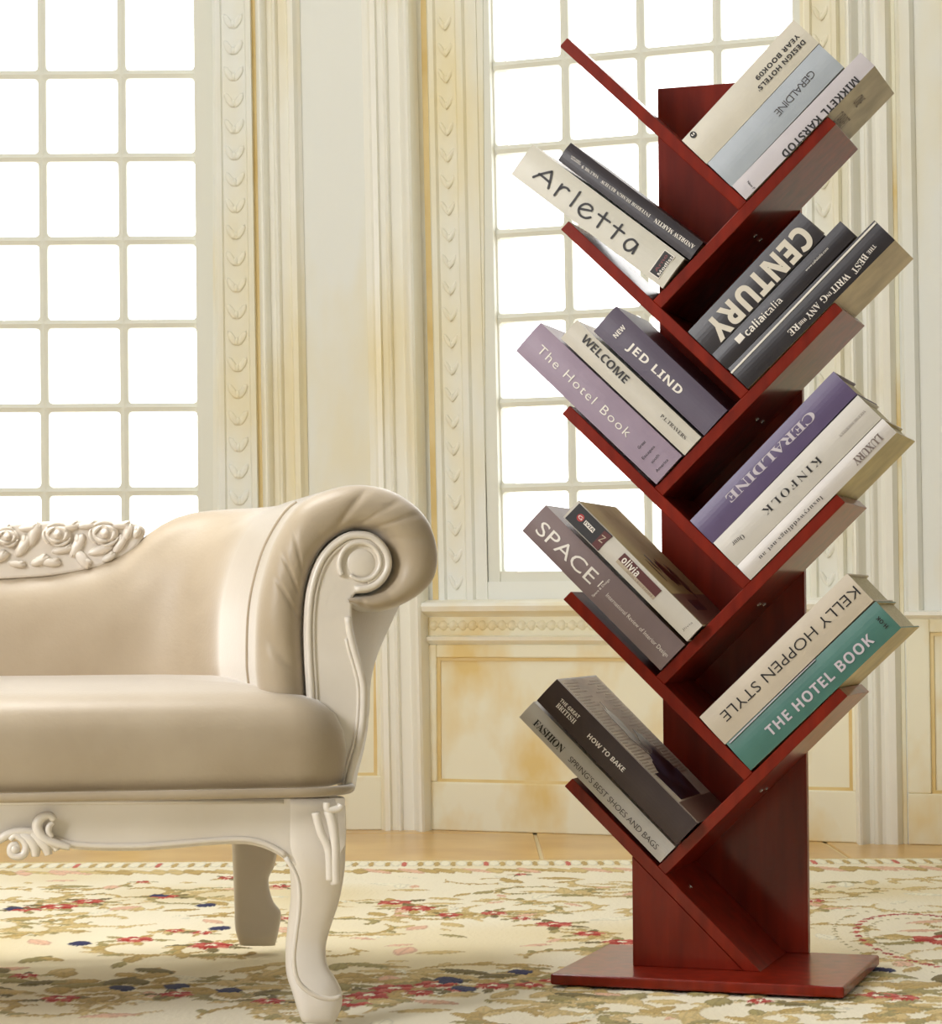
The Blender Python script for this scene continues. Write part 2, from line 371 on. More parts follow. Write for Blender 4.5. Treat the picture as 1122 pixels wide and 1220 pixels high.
# ================================================================ RUG (carved pile, colours woven in)
def build_rug():
    x0, x1, y0, y1 = -1.75, 1.45, 1.7, 4.70
    nx, ny = 1281, 500
    X, Y = np.meshgrid(np.linspace(x0, x1, nx), np.linspace(y0, y1, ny))
    col = np.empty((ny, nx, 3)); col[:] = lin((242, 234, 210)); Hh = np.zeros((ny, nx))
    rng = np.random.RandomState(7)
    # soft two-tone ground
    low = rng.rand(12, 14); 
    def up2(a):
        iy = np.linspace(0, a.shape[0] - 1.001, ny); ix = np.linspace(0, a.shape[1] - 1.001, nx); fy = iy - iy.astype(int); fx = ix - ix.astype(int); iy = iy.astype(int); ix = ix.astype(int)
        fy = fy * fy * (3 - 2 * fy); fx = fx * fx * (3 - 2 * fx)
        a00 = a[iy][:, ix]; a01 = a[iy][:, ix + 1]; a10 = a[iy + 1][:, ix]; a11 = a[iy + 1][:, ix + 1]
        return (a00 * (1 - fx) + a01 * fx) * (1 - fy)[:, None] + (a10 * (1 - fx) + a11 * fx) * fy[:, None]
    w = np.clip(up2(low) * 2 - .7, 0, 1)[..., None]
    col = col * (1 - w) + np.array(lin((232, 218, 180))) * w
    dx = (x1 - x0) / (nx - 1); dy = (y1 - y0) / (ny - 1)
    C = {k: np.array(lin(v)) for k, v in dict(tan=(216, 192, 134), gold=(196, 168, 104), olive=(168, 154, 100), deep=(128, 114, 70), red=(176, 52, 44), rose=(204, 104, 88), navy=(44, 48, 92), cream=(244, 238, 214), blush=(232, 190, 160)).items()}
    def blob(cx, cy, a, b, ang, c, h=.002, vein=True, edge=None):
        R = max(a, b) * 1.1
        i0 = max(0, int((cy - R - y0) / dy)); i1 = min(ny, int((cy + R - y0) / dy) + 2); j0 = max(0, int((cx - R - x0) / dx)); j1 = min(nx, int((cx + R - x0) / dx) + 2)
        if i0 >= i1 or j0 >= j1: return
        x = X[i0:i1, j0:j1] - cx; y = Y[i0:i1, j0:j1] - cy; ca, sa = math.cos(ang), math.sin(ang)
        u = (x * ca + y * sa) / a; v = (-x * sa + y * ca) / b
        v = v / np.maximum(.25, 1 - .55 * np.clip(u, -1, 1) ** 2) if vein else v
        q = u * u + v * v; mk = q < 1
        cc = np.where((q > .62)[..., None], C[edge] if edge else C[c] * .8, C[c])
        if vein: cc = np.where((np.abs(v) < .1)[..., None], C[c] * .8, cc)
        col[i0:i1, j0:j1][mk] = cc[mk]; Hh[i0:i1, j0:j1][mk] = (h * np.sqrt(np.clip(1 - q, 0, 1)))[mk]
    def stroke(P, w0, c, edge=None, h=.0022):
        P = spline(P, 60)
        for k, (x, y) in enumerate(P):
            t = k / 59; w_ = w0 * (.35 + .65 * math.sin(math.pi * min(1, .15 + .85 * t)))
            blob(x, y, w_, w_, 0, c, h, vein=False)
    def scroll(cx, cy, r, a0, turns, sgn, w0, c):
        P = []
        for k in range(26):
            t = k / 25; rr = r * (1 - .78 * t); a = a0 + sgn * turns * 2 * math.pi * t; P.append((cx + rr * math.cos(a), cy + rr * math.sin(a)))
        stroke(P[::-1], w0, c)
        for k in range(2, 20, 3):
            a = math.atan2(P[k + 1][1] - P[k][1], P[k + 1][0] - P[k][0]) - sgn * .8
            blob(P[k][0] + math.cos(a) * w0 * 1.6, P[k][1] + math.sin(a) * w0 * 1.6, w0 * 2.2, w0 * .95, a, rng.choice([c, 'tan', 'tan', 'gold', 'olive']), .0018)
    def flower(cx, cy, r, c='red'):
        n = 6; a0 = rng.rand() * 6
        for k in range(5): a = a0 + rng.rand() * .6 + k * 1.26; blob(cx + math.cos(a) * r * 1.35, cy + math.sin(a) * r * 1.35, r * .75, r * .3, a, rng.choice(['olive', 'gold', 'deep']), .002)
        for k in range(n):
            a = a0 + k * 6.283 / n; blob(cx + math.cos(a) * r * .55, cy + math.sin(a) * r * .55, r * .5, r * .36, a, c if k % 2 else 'rose', .003, edge='red')
        blob(cx, cy, r * .26, r * .26, 0, 'cream' if c == 'red' else 'gold', .003, vein=False)
    # all-over scrollwork
    for k in range(270):
        cx = rng.uniform(x0 + .1, x1 - .1); cy = rng.uniform(y0 + .1, y1 - .35)
        scroll(cx, cy, rng.uniform(.045, .12), rng.rand() * 6.28, rng.uniform(.5, .95), rng.choice([-1, 1]), rng.uniform(.005, .011), rng.choice(['tan', 'tan', 'gold', 'tan', 'tan', 'gold', 'olive']))
    for k in range(850):
        cx = rng.uniform(x0, x1); cy = rng.uniform(y0, y1 - .3); a = rng.rand() * 6.28; s_ = rng.uniform(.015, .045)
        blob(cx, cy, s_, s_ * rng.uniform(.3, .5), a, rng.choice(['tan', 'gold', 'blush', 'cream', 'olive', 'tan', 'cream']), .002)
    gp = lambda px, py: (lambda q: (q.x, q.y))(ground(px, py))
    # leafy band towards the viewer and the oval outline in the foreground
    for px in range(-60, 1160, 26):
        for py in (1160, 1172, 1186):
            if rng.rand() < .35: continue
            x, y = gp(px + rng.uniform(-12, 12), py + rng.uniform(-7, 7)); blob(x, y, rng.uniform(.025, .05), .018, rng.uniform(-1.4, 1.4), rng.choice(['olive', 'deep', 'gold', 'gold', 'tan']), .003)
    flowers = [(30, 1081, .030), (70, 1078, .034), (105, 1072, .03), (196, 1066, .024), (272, 1044, .022), (160, 1117, .030), (208, 1107, .018), (240, 1109, .018), (252, 1124, .034), (300, 1120, .02), (333, 1054, .02), (336, 1092, .018),
               (72, 1187, .026), (210, 1182, .024), (320, 1190, .022), (415, 1192, .03), (440, 1183, .034), (470, 1175, .036), (500, 1180, .02), (520, 1170, .03), (545, 1176, .018), (587, 1172, .026), (630, 1171, .022), (655, 1166, .016),
               (470, 1073, .032), (496, 1080, .034), (535, 1088, .022), (588, 1086, .024), (620, 1092, .018), (660, 1099, .032), (702, 1110, .026), (740, 1120, .03), (968, 1071, .022), (1008, 1150, .02), (1046, 1184, .03), (1075, 1186, .022), (905, 1190, .018), (30, 1160, .02), (170, 1049, .014), (620, 1040, .013), (840, 1046, .014)]
    for px, py, r in flowers: x, y = gp(px, py); flower(x, y, r)
    for px, py in [(95, 1121), (190, 1065), (262, 1103), (145, 1174), (210, 1172), (272, 1177), (537, 1166), (620, 1155), (552, 1175), (532, 1164), (16, 1080), (1050, 1152), (245, 1076)]:
        x, y = gp(px, py); blob(x, y, .018, .026, rng.uniform(-.5, .5), 'navy', .002)
    # ring of small red beads round the medallion at the right
    cx, cy = gp(1122, 1117); 
    for k in range(40):
        a = 6.283 * k / 40; blob(cx + .118 * math.cos(a), cy + .30 * math.sin(a), .0055, .013, a, 'red' if k % 3 else 'rose', .002, vein=False)
    for rr in (.105, .15):
        stroke([(cx + rr * math.cos(a), cy + rr * 2.4 * math.sin(a)) for a in np.linspace(0, 6.28, 40)], .004, 'olive')
    flower(cx, cy, .05)
    for (a, b, c_) in [(1000, 1196, 'olive'), (1060, 1205, 'gold'), (1100, 1192, 'olive'), (960, 1210, 'tan'), (700, 1200, 'tan'), (620, 1206, 'gold'), (760, 1212, 'tan')]:
        x, y = gp(a, b); scroll(x, y, .09, rng.rand() * 6, .9, rng.choice([-1, 1]), .012, c_)
    # oval bead line under the sofa
    xa, ya = gp(150, 1300)
    for k in range(140):
        a = math.pi * k / 139; x = -.45 + .42 * math.cos(a); y = ya + .28 * math.sin(a) + .06; blob(x, y, .008, .006, 0, 'red' if k % 2 else 'deep', .002, vein=False)
    # border guard at the far edge
    for k in range(100):
        x = x0 + k * (x1 - x0) / 100; blob(x, y1 - .07, .011, .05, 0, 'cream', .002, vein=False); blob(x + .016, y1 - .08, .006, .04, 0, 'gold' if k % 5 else 'rose', .002, vein=False)
        blob(x, y1 - .2, .018, .05, rng.rand(), rng.choice(['tan', 'gold', 'blush']), .002)
    edge = (Y > y1 - .016); col[edge] = C['tan']
    Z = -.0042 + Hh * .9 + (rng.rand(ny, nx) - .5) * .0012
    V = np.stack([X, Y, Z], -1).reshape(-1, 3)
    idx = np.arange(nx * ny).reshape(ny, nx); Fq = np.stack([idx[:-1, :-1], idx[:-1, 1:], idx[1:, 1:], idx[1:, :-1]], -1).reshape(-1, 4)
    # closing sides
    bz = FZ; rim = np.concatenate([idx[0, :], idx[1:, -1], idx[-1, -2::-1], idx[-2:0:-1, 0]]); nV = len(V)
    Vb = V[rim].copy(); Vb[:, 2] = bz; V = np.vstack([V, Vb]); nr = len(rim); k = np.arange(nr); k2 = (k + 1) % nr
    Fs = np.stack([rim[k2], rim[k], nV + k, nV + k2], -1); Fa = np.vstack([Fq, Fs])
    me = bpy.data.meshes.new('floral_rug'); me.vertices.add(len(V)); me.vertices.foreach_set('co', V.ravel())
    me.loops.add(Fa.size); me.loops.foreach_set('vertex_index', Fa.ravel().astype(np.int32)); me.polygons.add(len(Fa)); me.polygons.foreach_set('loop_start', np.arange(len(Fa), dtype=np.int32) * 4)
    me.update(calc_edges=True)
    at = me.color_attributes.new('weave', 'FLOAT_COLOR', 'POINT'); cc = np.ones((len(V), 4)); cc[:nV, :3] = col.reshape(-1, 3); cc[nV:, :3] = C['tan']; at.data.foreach_set('color', cc.ravel())
    m = mat('wool_pile', (230, 220, 190), .95, bump=.5, bscale=350, spec=.1, sheen=.2)
    t = m.node_tree; a = t.nodes.new('ShaderNodeVertexColor'); a.layer_name = 'weave'; t.links.new(a.outputs[0], t.nodes['Principled BSDF'].inputs['Base Color'])
    me.materials.append(m)
    o = bpy.data.objects.new('floral_rug', me); COL.objects.link(o)
    tag(o, 'cream wool rug with carved floral scrolls, red blossoms and olive leaves', 'rug')
build_rug()

# ================================================================ TREE BOOKSHELF
S_D, S_X, YAW, ASP = 3.1498, .2463, .3237, .9736
L_, ARM, T_, U0, V0, DS = .2594, .1152, .0155, .1175, .1522, .1802
BU0, BU1, BD0, BT, PU0, PU1, PTOP = -.1224, .2627, -.0939, .0147, -.0357, .1677, 1.2678
shelfM = Matrix.Translation((S_X, S_D, 0)) @ Matrix.Rotation(-YAW, 4, 'Z')     # local x right, y back, z up
shelfI = shelfM.inverted()
shelf = empty('tree_bookshelf', M=shelfM); tag(shelf, 'tall cherry-red tree bookshelf with zigzag slanted boards on flat base', 'bookshelf')
E1 = Vector((1, 0, ASP)).normalized(); E2 = Vector((-1, 0, ASP)).normalized()
def P3(u, v, w=0): return Vector((u, w, v * ASP))
def prism(poly, w0, w1, name, m=M_wood, parent=shelf, bev=.0008):
    return G().hexa([(p[0], w0, p[2]) for p in poly], [(p[0], w1, p[2]) for p in poly]).build(name, m, parent, bevel=bev, seg=1)
sn = math.sin(2 * math.atan2(1, ASP)); TT = T_ * 1.0 / sn
Vp = [P3(0, V0 + (3 - k) * L_) for k in range(4)]
Vr = [P3(L_ / 2, V0 + (3 - k) * L_ + L_ / 2) for k in range(4)]
for k in range(4):
    a = ARM - (.006 if k == 0 else 0)
    top = P3(L_ / 2 + a, V0 + (3 - k) * L_ + L_ / 2 + a)
    prism([Vp[k], top, top - E2 * TT, Vp[k] - E2 * TT], 0, DS, 'shelf_board')
for k in range(5):
    lt = P3(-U0, V0 + (4 - k) * L_ + U0)
    if k < 4: end = Vr[k]; prism([lt, end, end - E1 * TT, lt - E1 * TT], 0, DS, 'shelf_board')
    else:
        end = P3(V0 - BT, BT); off = TT * 1.0; e2 = P3(V0 - BT - 2 * (TT * E1.x), BT)
        prism([lt, end, e2, lt - E1 * TT], 0, DS, 'shelf_board')
g = G(); r = .006
g.box((BU0, BD0, 0.0), (BU1, DS + .016, BT * ASP)); g.build('base', M_wood, shelf, bevel=.003, seg=3)
prism([P3(PU0, BT), P3(PU1, BT), P3(PU1, PTOP), P3(PU0, PTOP)], DS, DS + .015, 'back_panel')
# block under the lowest board
jo = P3(V0 - BT - 2 * (TT * E1.x), BT); q = jo + E2 * ((PU0 - jo.x) / E2.x)
prism([P3(PU0, BT), jo - Vector((.001, 0, 0)), q - Vector((0, 0, .001))], .002, DS, 'plinth_block')
# nickel pins under the rising boards, near the panel
for k in range(4):
    for fr in (.1, .085):
        pass
def pin(pos, nrm):
    q_ = nrm.to_track_quat('Z', 'Y').to_matrix(); g = G(); n = 10; R = []
    for (rr, hh) in ((.0035, 0), (.0035, .0012), (.0022, .0018), (.0, .0018)):
        R.append([tuple(pos + q_ @ Vector((rr * math.cos(6.283 * j / n), rr * math.sin(6.283 * j / n), hh))) for j in range(n)])
    g.grid(R, closed=True); g.build('pin', M_metal, shelf, smooth=False)
for k in range(4):
    base = Vp[k] - E2 * TT
    for (s_, w) in ((.152, .10), (.152, .135)): pin(base + E1 * s_ + Vector((0, w, 0)), -E2)
pin(Vp[3] - E1 * -.0 - E2 * .045 + Vector((0, .05, 0)), E1)

# ================================================================ BOOKS
def SP(px, py, w):               # pixel -> shelf-local point in the plane local y = w
    n = shelfM.to_3x3() @ Vector((0, 1, 0)); p = shelfM @ Vector((0, w, 0)); return shelfI @ hit(px, py, p, n)
REG = dict(R0=(780, 10, 3.74), L0=(600, 160, 4.488), R1=(800, 240, 3.74), L1=(610, 360, 4.156), R2=(810, 430, 3.869), L2=(610, 590, 4.315), R3=(820, 670, 3.869), L3=(610, 790, 4.315))
def zp(reg, p): ox, oy, s = REG[reg]; return (ox + p[0] / s, oy + p[1] / s)

def glyph(c, serif, ital=False):
    if serif == 'serif':
        if 'A' <= c <= 'Z': return chr(0x1D400 + ord(c) - 65)
        if 'a' <= c <= 'z': return chr(0x1D41A + ord(c) - 97)
        if '0' <= c <= '9': return chr(0x1D7CE + ord(c) - 48)
    if serif == 'bold':
        if 'A' <= c <= 'Z': return chr(0x1D5D4 + ord(c) - 65)
        if 'a' <= c <= 'z': return chr(0x1D5EE + ord(c) - 97)
        if '0' <= c <= '9': return chr(0x1D7EC + ord(c) - 48)
    return c
CAPH = {}
def caph(font):
    if font not in CAPH: CAPH[font] = text_mesh('H', font, 0, 1)[0][:, 1].max()
    return CAPH[font]
def text_mesh(s, font, off, space):
    cu = bpy.data.curves.new('lettering', 'FONT'); cu.body = ''.join(glyph(c, font) for c in s)
    cu.size = 1.0; cu.offset = off; cu.extrude = 0.0; cu.resolution_u = 3; cu.space_character = space; cu.fill_mode = 'FRONT'
    o = bpy.data.objects.new('lettering', cu); COL.objects.link(o)
    dg = bpy.context.evaluated_depsgraph_get(); ev = o.evaluated_get(dg); me = bpy.data.meshes.new_from_object(ev)
    V = np.array([v.co[:2] for v in me.vertices]); Fc = [tuple(p.vertices) for p in me.polygons]
    bpy.data.objects.remove(o); bpy.data.curves.remove(cu); bpy.data.meshes.remove(me)
    return V, Fc
class Book:
    def __init__(s, reg, corners, label, rgb, depth=.175, proud=.004, hard=True, spine_rgb2=None, rough=.38, side=None, page=None, group=None):
        """corners (zoom px): bottom far, bottom near the V, top near, top far   (near = towards the V)"""
        s.reg = reg; s.w = -proud
        bf, bn, tn, tf = [SP(*zp(reg, c), s.w) for c in corners]
        right = reg[0] == 'R'; k = int(reg[1])
        ax = ((tn - bn) + (tf - bf)).normalized(); ax.y = 0; ax.normalize()
        th = Vector((-ax.z, 0, ax.x)) if right else Vector((ax.z, 0, -ax.x))        # from the near corner to the far corner
        T = .5 * ((bf - bn).dot(th) + (tf - tn).dot(th)); Ln = .5 * ((tn - bn).dot(ax) + (tf - bf).dot(ax))
        ctr = (bf + bn + tn + tf) / 4; org = ctr - ax * Ln / 2 - th * T / 2
        # stay clear of both boards
        if right: n_floor, n_lean, O = E1_n, E2_n, Vr[k]
        else: n_floor, n_lean, O = E2_n, E1_n, Vp[k]
        for n_ in (n_floor, n_lean):
            d = min((c - O).dot(n_) for c in (org, org + th * T, org + ax * min(Ln, .1)) )
            if d < .0008: org = org + n_ * (.0008 - d)
            elif n_ is n_floor: org = org - n_ * (d - .0008)
        s.org, s.ax, s.th, s.T, s.L, s.D = org, ax, th, T, Ln, depth
        Mw = shelfM @ Matrix.Translation(Vector((org.x, s.w, org.z)))
        # local frame of the book: x = thickness, y = depth, z = along the spine
        R = Matrix((th, Vector((0, 1, 0)), ax)).transposed().to_4x4()
        s.M = Mw @ R; s.I = s.M.inverted()
        s.root = empty('book', M=s.M); tag(s.root, label, 'book', group or ('books leaning on the left arms of the tree shelf' if not right else 'books leaning on the right arms of the tree shelf'))
        c = .0022 if hard else .0006
        mt = mat('cover_' + '_'.join(map(str, rgb)), rgb, rough, rgb2=tuple(max(0, x - 7) for x in rgb), nscale=20, bump=.06, bscale=300)
        sm = mat('cover_side', side, .35, rgb2=tuple(max(0, x - 40) for x in side), nscale=14) if side else mt  # beige glow on right-hand covers put into colour; picture covers keep their own
        s.cm = mt
        g = G(); x = T; d = depth
        # spine with slight round and hinge grooves, then the two boards
        prof = []
        n = 8
        rnd = .0022 if hard else .0006
        for i in range(n + 1):
            f = i / n; prof.append((x * f, rnd * (1 - math.sin(math.pi * f)) + 0.0))
        outer = [(0, d)] + [(0, .006)] + prof[0:1] + prof[1:-1] + prof[-1:] + [(x, .006), (x, d)]
        inner = [(x - c, d), (x - c, c + .002), (c, c + .002), (c, d)]
        ring = outer + inner
        # build as three convex prisms
        g.hexa([(a, b, 0) for a, b in [(c, c + .004)] + prof + [(x - c, c + .004)]], [(a, b, Ln) for a, b in [(c, c + .004)] + prof + [(x - c, c + .004)]])
        g.hexa([(0, rnd, 0), (c, rnd, 0), (c, d, 0), (0, d, 0)], [(0, rnd, Ln), (c, rnd, Ln), (c, d, Ln), (0, d, Ln)])
        g.hexa([(x - c, rnd, 0), (x, rnd, 0), (x, d, 0), (x - c, d, 0)], [(x - c, rnd, Ln), (x, rnd, Ln), (x, d, Ln), (x - c, d, Ln)])
        o = g.build('cover', mt, s.root)
        if side:
            o.data.materials.append(sm)
            for p in o.data.polygons:
                if abs(p.normal.x) > .9 and p.area > .3 * d * Ln: p.material_index = 1
        i = .004 if hard else 0.0
        g = G(); g.box((c + .0001, c + .0042, i), (x - c - .0001, d - i * 1.2 - .0008, Ln - i)); g.build('page_block', M_page, s.root)
        s.col = {}
    def loc(s, p, reg=None):     # zoom px on the spine -> (thickness, along) in book coordinates
        n = shelfM.to_3x3() @ Vector((0, 1, 0)); P = s.M @ Vector((0, 0, 0)); h = s.I @ hit(*zp(reg or s.reg, p), P, n); return np.array((h.x, h.z))
    def poly(s, pts, ink_, out=.0004, name='print'):
        q = [s.loc(p) for p in pts]; G().hexa([(a[0], -out, a[1]) for a in q], [(a[0], .0026, a[1]) for a in q]).build(name, INK[ink_], s.root)
    def stroke(s, pts, hw, ink_, out=.0007):
        P = spline(pts, 22); V = []; n = len(P)
        d = np.gradient(P, axis=0); d /= np.linalg.norm(d, axis=1)[:, None]; nr = np.stack([-d[:, 1], d[:, 0]], 1)
        prof = [(-.0, 0)] 
        A_ = [P[0] - nr[0] * hw * math.cos(a) - d[0] * hw * math.sin(a) for a in np.linspace(-math.pi, 0, 6)][::-1] if False else []
        up_ = list(P + nr * hw); dn_ = list(P - nr * hw)
        V = [s.loc(tuple(p)) for p in up_ + dn_]
        g = s.col.setdefault(ink_, G()); g.add([(a[0], -out, a[1]) for a in V], [(i, i + 1, n + i + 1, n + i) for i in range(n - 1)])
        for c, dd, e in ((P[0], -d[0], nr[0]), (P[-1], d[-1], nr[-1])):
            fan = [s.loc(tuple(c + e * hw * math.cos(a) + dd * hw * math.sin(a))) for a in np.linspace(0, math.pi, 8)]; g.add([(a[0], -out, a[1]) for a in fan], [tuple(range(8))])
    def quad(s, pts, ink_, out=.0004, name='label'): s.poly(pts, ink_, out, name)
    def text(s, body, p, q, h, ink_='white', font='sans', off=0.0, space=1.0, out=.0007):
        """centre line from p to q in zoom px, cap height h in zoom px"""
        a, b = s.loc(p), s.loc(q); d = b - a; Ln = np.linalg.norm(d); d /= Ln
        # the spine is seen from its front (-y): image right = book frame handedness
        sgn = np.sign((np.cross(np.array([s.th.x, s.th.z]), np.array([s.ax.x, s.ax.z]))))
        nrm = np.array([-d[1], d[0]]) * sgn
        V, Fc = text_mesh(body, font, off, space)
        if len(V) == 0: return
        lo, hi = V[:, 0].min(), V[:, 0].max()
        hh = h / REG[s.reg][2] * (s.M.translation.y / F)
        X = (V[:, 0] - lo) / (hi - lo) * Ln; Yv = (V[:, 1] / caph(font) - .5) * hh
        P2 = a + X[:, None] * d + Yv[:, None] * nrm
        # slight thickness: front sheet of ink just above the cloth
        G().add([(c[0], -out, c[1]) for c in P2], Fc).build('title_lettering', INK[ink_], s.root)
    def done(s):
        for k, g in s.col.items(): g.build('title_lettering', INK[k], s.root)
E1_n = Vector((ASP, 0, 1)).normalized()     # normal of the descending boards' upper face
E2_n = Vector((-ASP, 0, 1)).normalized()    # normal of the rising boards' upper face
BK = []
def book(*a, **k): b = Book(*a, **k); BK.append(b); return b

# ---- top right group
b = book('R0', [(118, 590), (235, 692), (730, 155), (622, 48)], 'thick cream book with two-line black title and round emblem, uppermost on the shelf', (216, 210, 196))
b.text("DESIGN HOTELS'", (668, 148), (462, 366), 22, 'black', font='bold'); b.text('YEAR BOOK09', (642, 122), (455, 318), 22, 'black', font='bold')
b.poly([(173 + 15 * math.cos(a), 565 + 15 * math.sin(a)) for a in np.linspace(0, 5.9, 16)], 'black', .0004, 'emblem'); b.text('n', (179, 559), (168, 571), 13, 'white', font='bold', out=.0009)
b = book('R0', [(240, 695), (345, 800), (848, 265), (735, 165)], 'thick pale blue-grey book with thin capitals, between cream and lilac-grey books at the top', (176, 184, 194))
b.text('GERALDINE', (712, 290), (548, 478), 34, 'dark', off=-.012, space=.85)
b = book('R0', [(348, 802), (405, 860), (985, 265), (915, 205)], 'pale lilac-grey book with black capitals half hidden by the top right board', (204, 198, 204), side=(196, 182, 156), hard=False)
b.text('MIKKETL KARSTOD', (903, 315), (573, 658), 36, 'black', font='bold'); b.text('New P', (415, 772), (445, 805), 11, 'dark')
R0C = b
# ---- top left group
b = book('L0', [(990, 682), (848, 828), (50, 222), (165, 68)], 'thick cream book with big black handwritten letters and small black label, tilted on its arm', (206, 202, 190), proud=.006, depth=.17)
for st_ in ([(158, 229), (205, 212), (258, 200)], [(258, 200), (250, 245), (238, 289)], [(190, 212), (216, 232), (246, 258)], [(312, 268), (292, 297), (271, 326)], [(296, 294), (318, 284), (338, 288), (350, 302)], [(408, 309), (384, 345), (356, 383)],
    [(406, 398), (440, 404), (474, 409), (468, 385), (442, 372), (414, 382), (400, 405), (408, 432), (436, 448), (464, 444)], [(551, 421), (526, 458), (500, 496)], [(508, 428), (536, 448), (567, 469)], [(633, 484), (606, 519), (576, 555)], [(590, 489), (616, 508), (644, 529)],
    [(716, 590), (694, 564), (664, 566), (644, 588), (650, 616), (674, 622), (700, 606), (716, 590)], [(716, 588), (704, 612), (688, 637)]): b.stroke(st_, 6.2, 'black')
b.quad([(862, 616), (916, 656), (828, 774), (774, 735)], 'white', .0003); b.quad([(862, 622), (910, 658), (828, 768), (781, 735)], 'black', .0005)
b.text('Arno', (812, 732), (872, 645), 17, 'red', font='bold', out=.0009); b.text('Modist', (826, 752), (900, 655), 17, 'white', font='bold', out=.0009)
b = book('L0', [(1075, 590), (998, 672), (297, 150), (362, 45)], 'slim charcoal book with upside-down white serif lettering, resting on the tilted cream handwritten-title book', (50, 44, 50), proud=.004)
b.text('ANDREW MARTIN', (1018, 606), (808, 458), 24, 'white', 'serif'); b.text('INTERIOR DESIGN REVIEW', (782, 438), (522, 250), 19, 'white', 'serif', off=-0.010)
b.text('VOLUME 9', (507, 232), (420, 172), 17, 'white', 'serif', off=-0.010); b.text('INTERIOR REVIEW', (412, 163), (360, 127), 7, 'white', 'serif'); b.text('ANDREW MARTIN', (412, 152), (362, 116), 7, 'white', 'serif')
# ---- second right group
b = book('R1', [(85, 575), (188, 680), (695, 145), (585, 45)], 'thick charcoal book lettered CENTURY in huge bone-white capitals', (54, 50, 55))
b.text('CENTURY', (612, 143), (186, 597), 106, 'bone', font='bold', off=.022, space=1.05)
b = book('R1', [(190, 682), (250, 755), (830, 155), (757, 92)], 'slim charcoal book with a small white square beside its lowercase white title', (46, 42, 48))
b.text('calia', (335, 597), (412, 520), 34, 'white', font='bold'); b.text('italia', (415, 517), (492, 437), 34, 'white', off=-.005); b.quad([(312, 592), (334, 612), (308, 642), (285, 620)], 'white')
b.text('www.caliaitalia.com', (603, 315), (702, 214), 11, 'white')
b = book('R1', [(262, 762), (345, 845), (1005, 190), (912, 92)], 'charcoal book lettered THE BEST WRITING ANYWHERE with white edge line', (44, 40, 46), side=(206, 186, 148))
for (s_, p, q, h) in (('THE', (908, 197), (876, 234), 18), ('BEST', (868, 240), (812, 318), 30), ('WRIT', (790, 328), (716, 402), 30), ('IN', (712, 406), (694, 425), 16), ('G', (690, 424), (668, 448), 30), ('ANY', (658, 458), (606, 518), 30), ('WHE', (600, 522), (568, 552), 17), ('RE', (566, 553), (525, 592), 30)):
    b.text(s_, p, q, h, 'white', 'serif')
b.quad([(263, 763), (269, 769), (914, 98), (909, 91)], 'white', .0005, 'edge_band')
# ---- second left group
b = book('L1', [(860, 775), (715, 912), (30, 248), (150, 118)], 'thick mauve book lettered The Hotel Book in thin white letters', (154, 136, 154), proud=.006)
b.text('The Hotel Book', (135, 225), (582, 655), 46, 'white', off=-.004, space=1.2)
for s_, p, q in (('Great', (624, 723), (658, 688)), ('Escapes', (645, 775), (703, 712)), ('south', (690, 795), (724, 755)), ('America', (713, 838), (770, 778))): b.text(s_, p, q, 15, 'black')
for p, q in (((664, 756), (684, 733)), ((662, 758), (712, 702))): pass
b = book('L1', [(945, 680), (862, 768), (250, 190), (328, 98)], 'cream book lettered WELCOME between the mauve and the slate-purple books', (206, 200, 188), proud=.004)
b.text('WELCOME', (352, 172), (570, 390), 42, 'black', font='bold', space=.95); b.text('P.L.TRAVERS', (738, 560), (860, 675), 19, 'dark', 'serif', off=-0.010)
b = book('L1', [(1080, 548), (955, 670), (415, 155), (520, 30)], 'thick slate-purple book with bold white capitals, NEW at its top end', (90, 80, 98), proud=.002)
b.text('JED LIND', (577, 210), (838, 445), 42, 'white', font='bold', space=1.05); b.text('NEW', (507, 172), (556, 120), 26, 'white', font='bold')
# ---- third right group
b = book('R2', [(50, 735), (155, 838), (820, 150), (712, 45)], 'thick violet book with pale serif capitals, uppermost of the third right arm', (98, 84, 122))
b.text('CERALDINE', (618, 245), (222, 645), 44, 'silver', 'serif', space=.95)
b = book('R2', [(158, 838), (265, 940), (935, 262), (825, 152)], 'thick off-white book with widely spaced black serif capitals, directly below the violet book', (208, 203, 196))
b.text('VOLUME FOURTEEN', (855, 232), (738, 350), 13, 'grey', 'serif', off=-0.010); b.text('KINFOLK', (648, 452), (388, 705), 36, 'black', 'serif', off=-0.010, space=1.25); b.text('Ouur', (296, 808), (246, 850), 24, 'dark', 'serif', off=-0.010)
b = book('R2', [(268, 945), (325, 1008), (1005, 330), (935, 262)], 'off-white book lettered LUXURY, lowest of the third right arm', (212, 206, 202), side=(196, 178, 120))
b.text('LUXURY', (926, 345), (803, 472), 36, 'grey', 'serif', space=.85); b.text('luxuryweddings.net au', (655, 628), (368, 912), 20, 'dark', 'serif', off=-0.010, space=1.15)
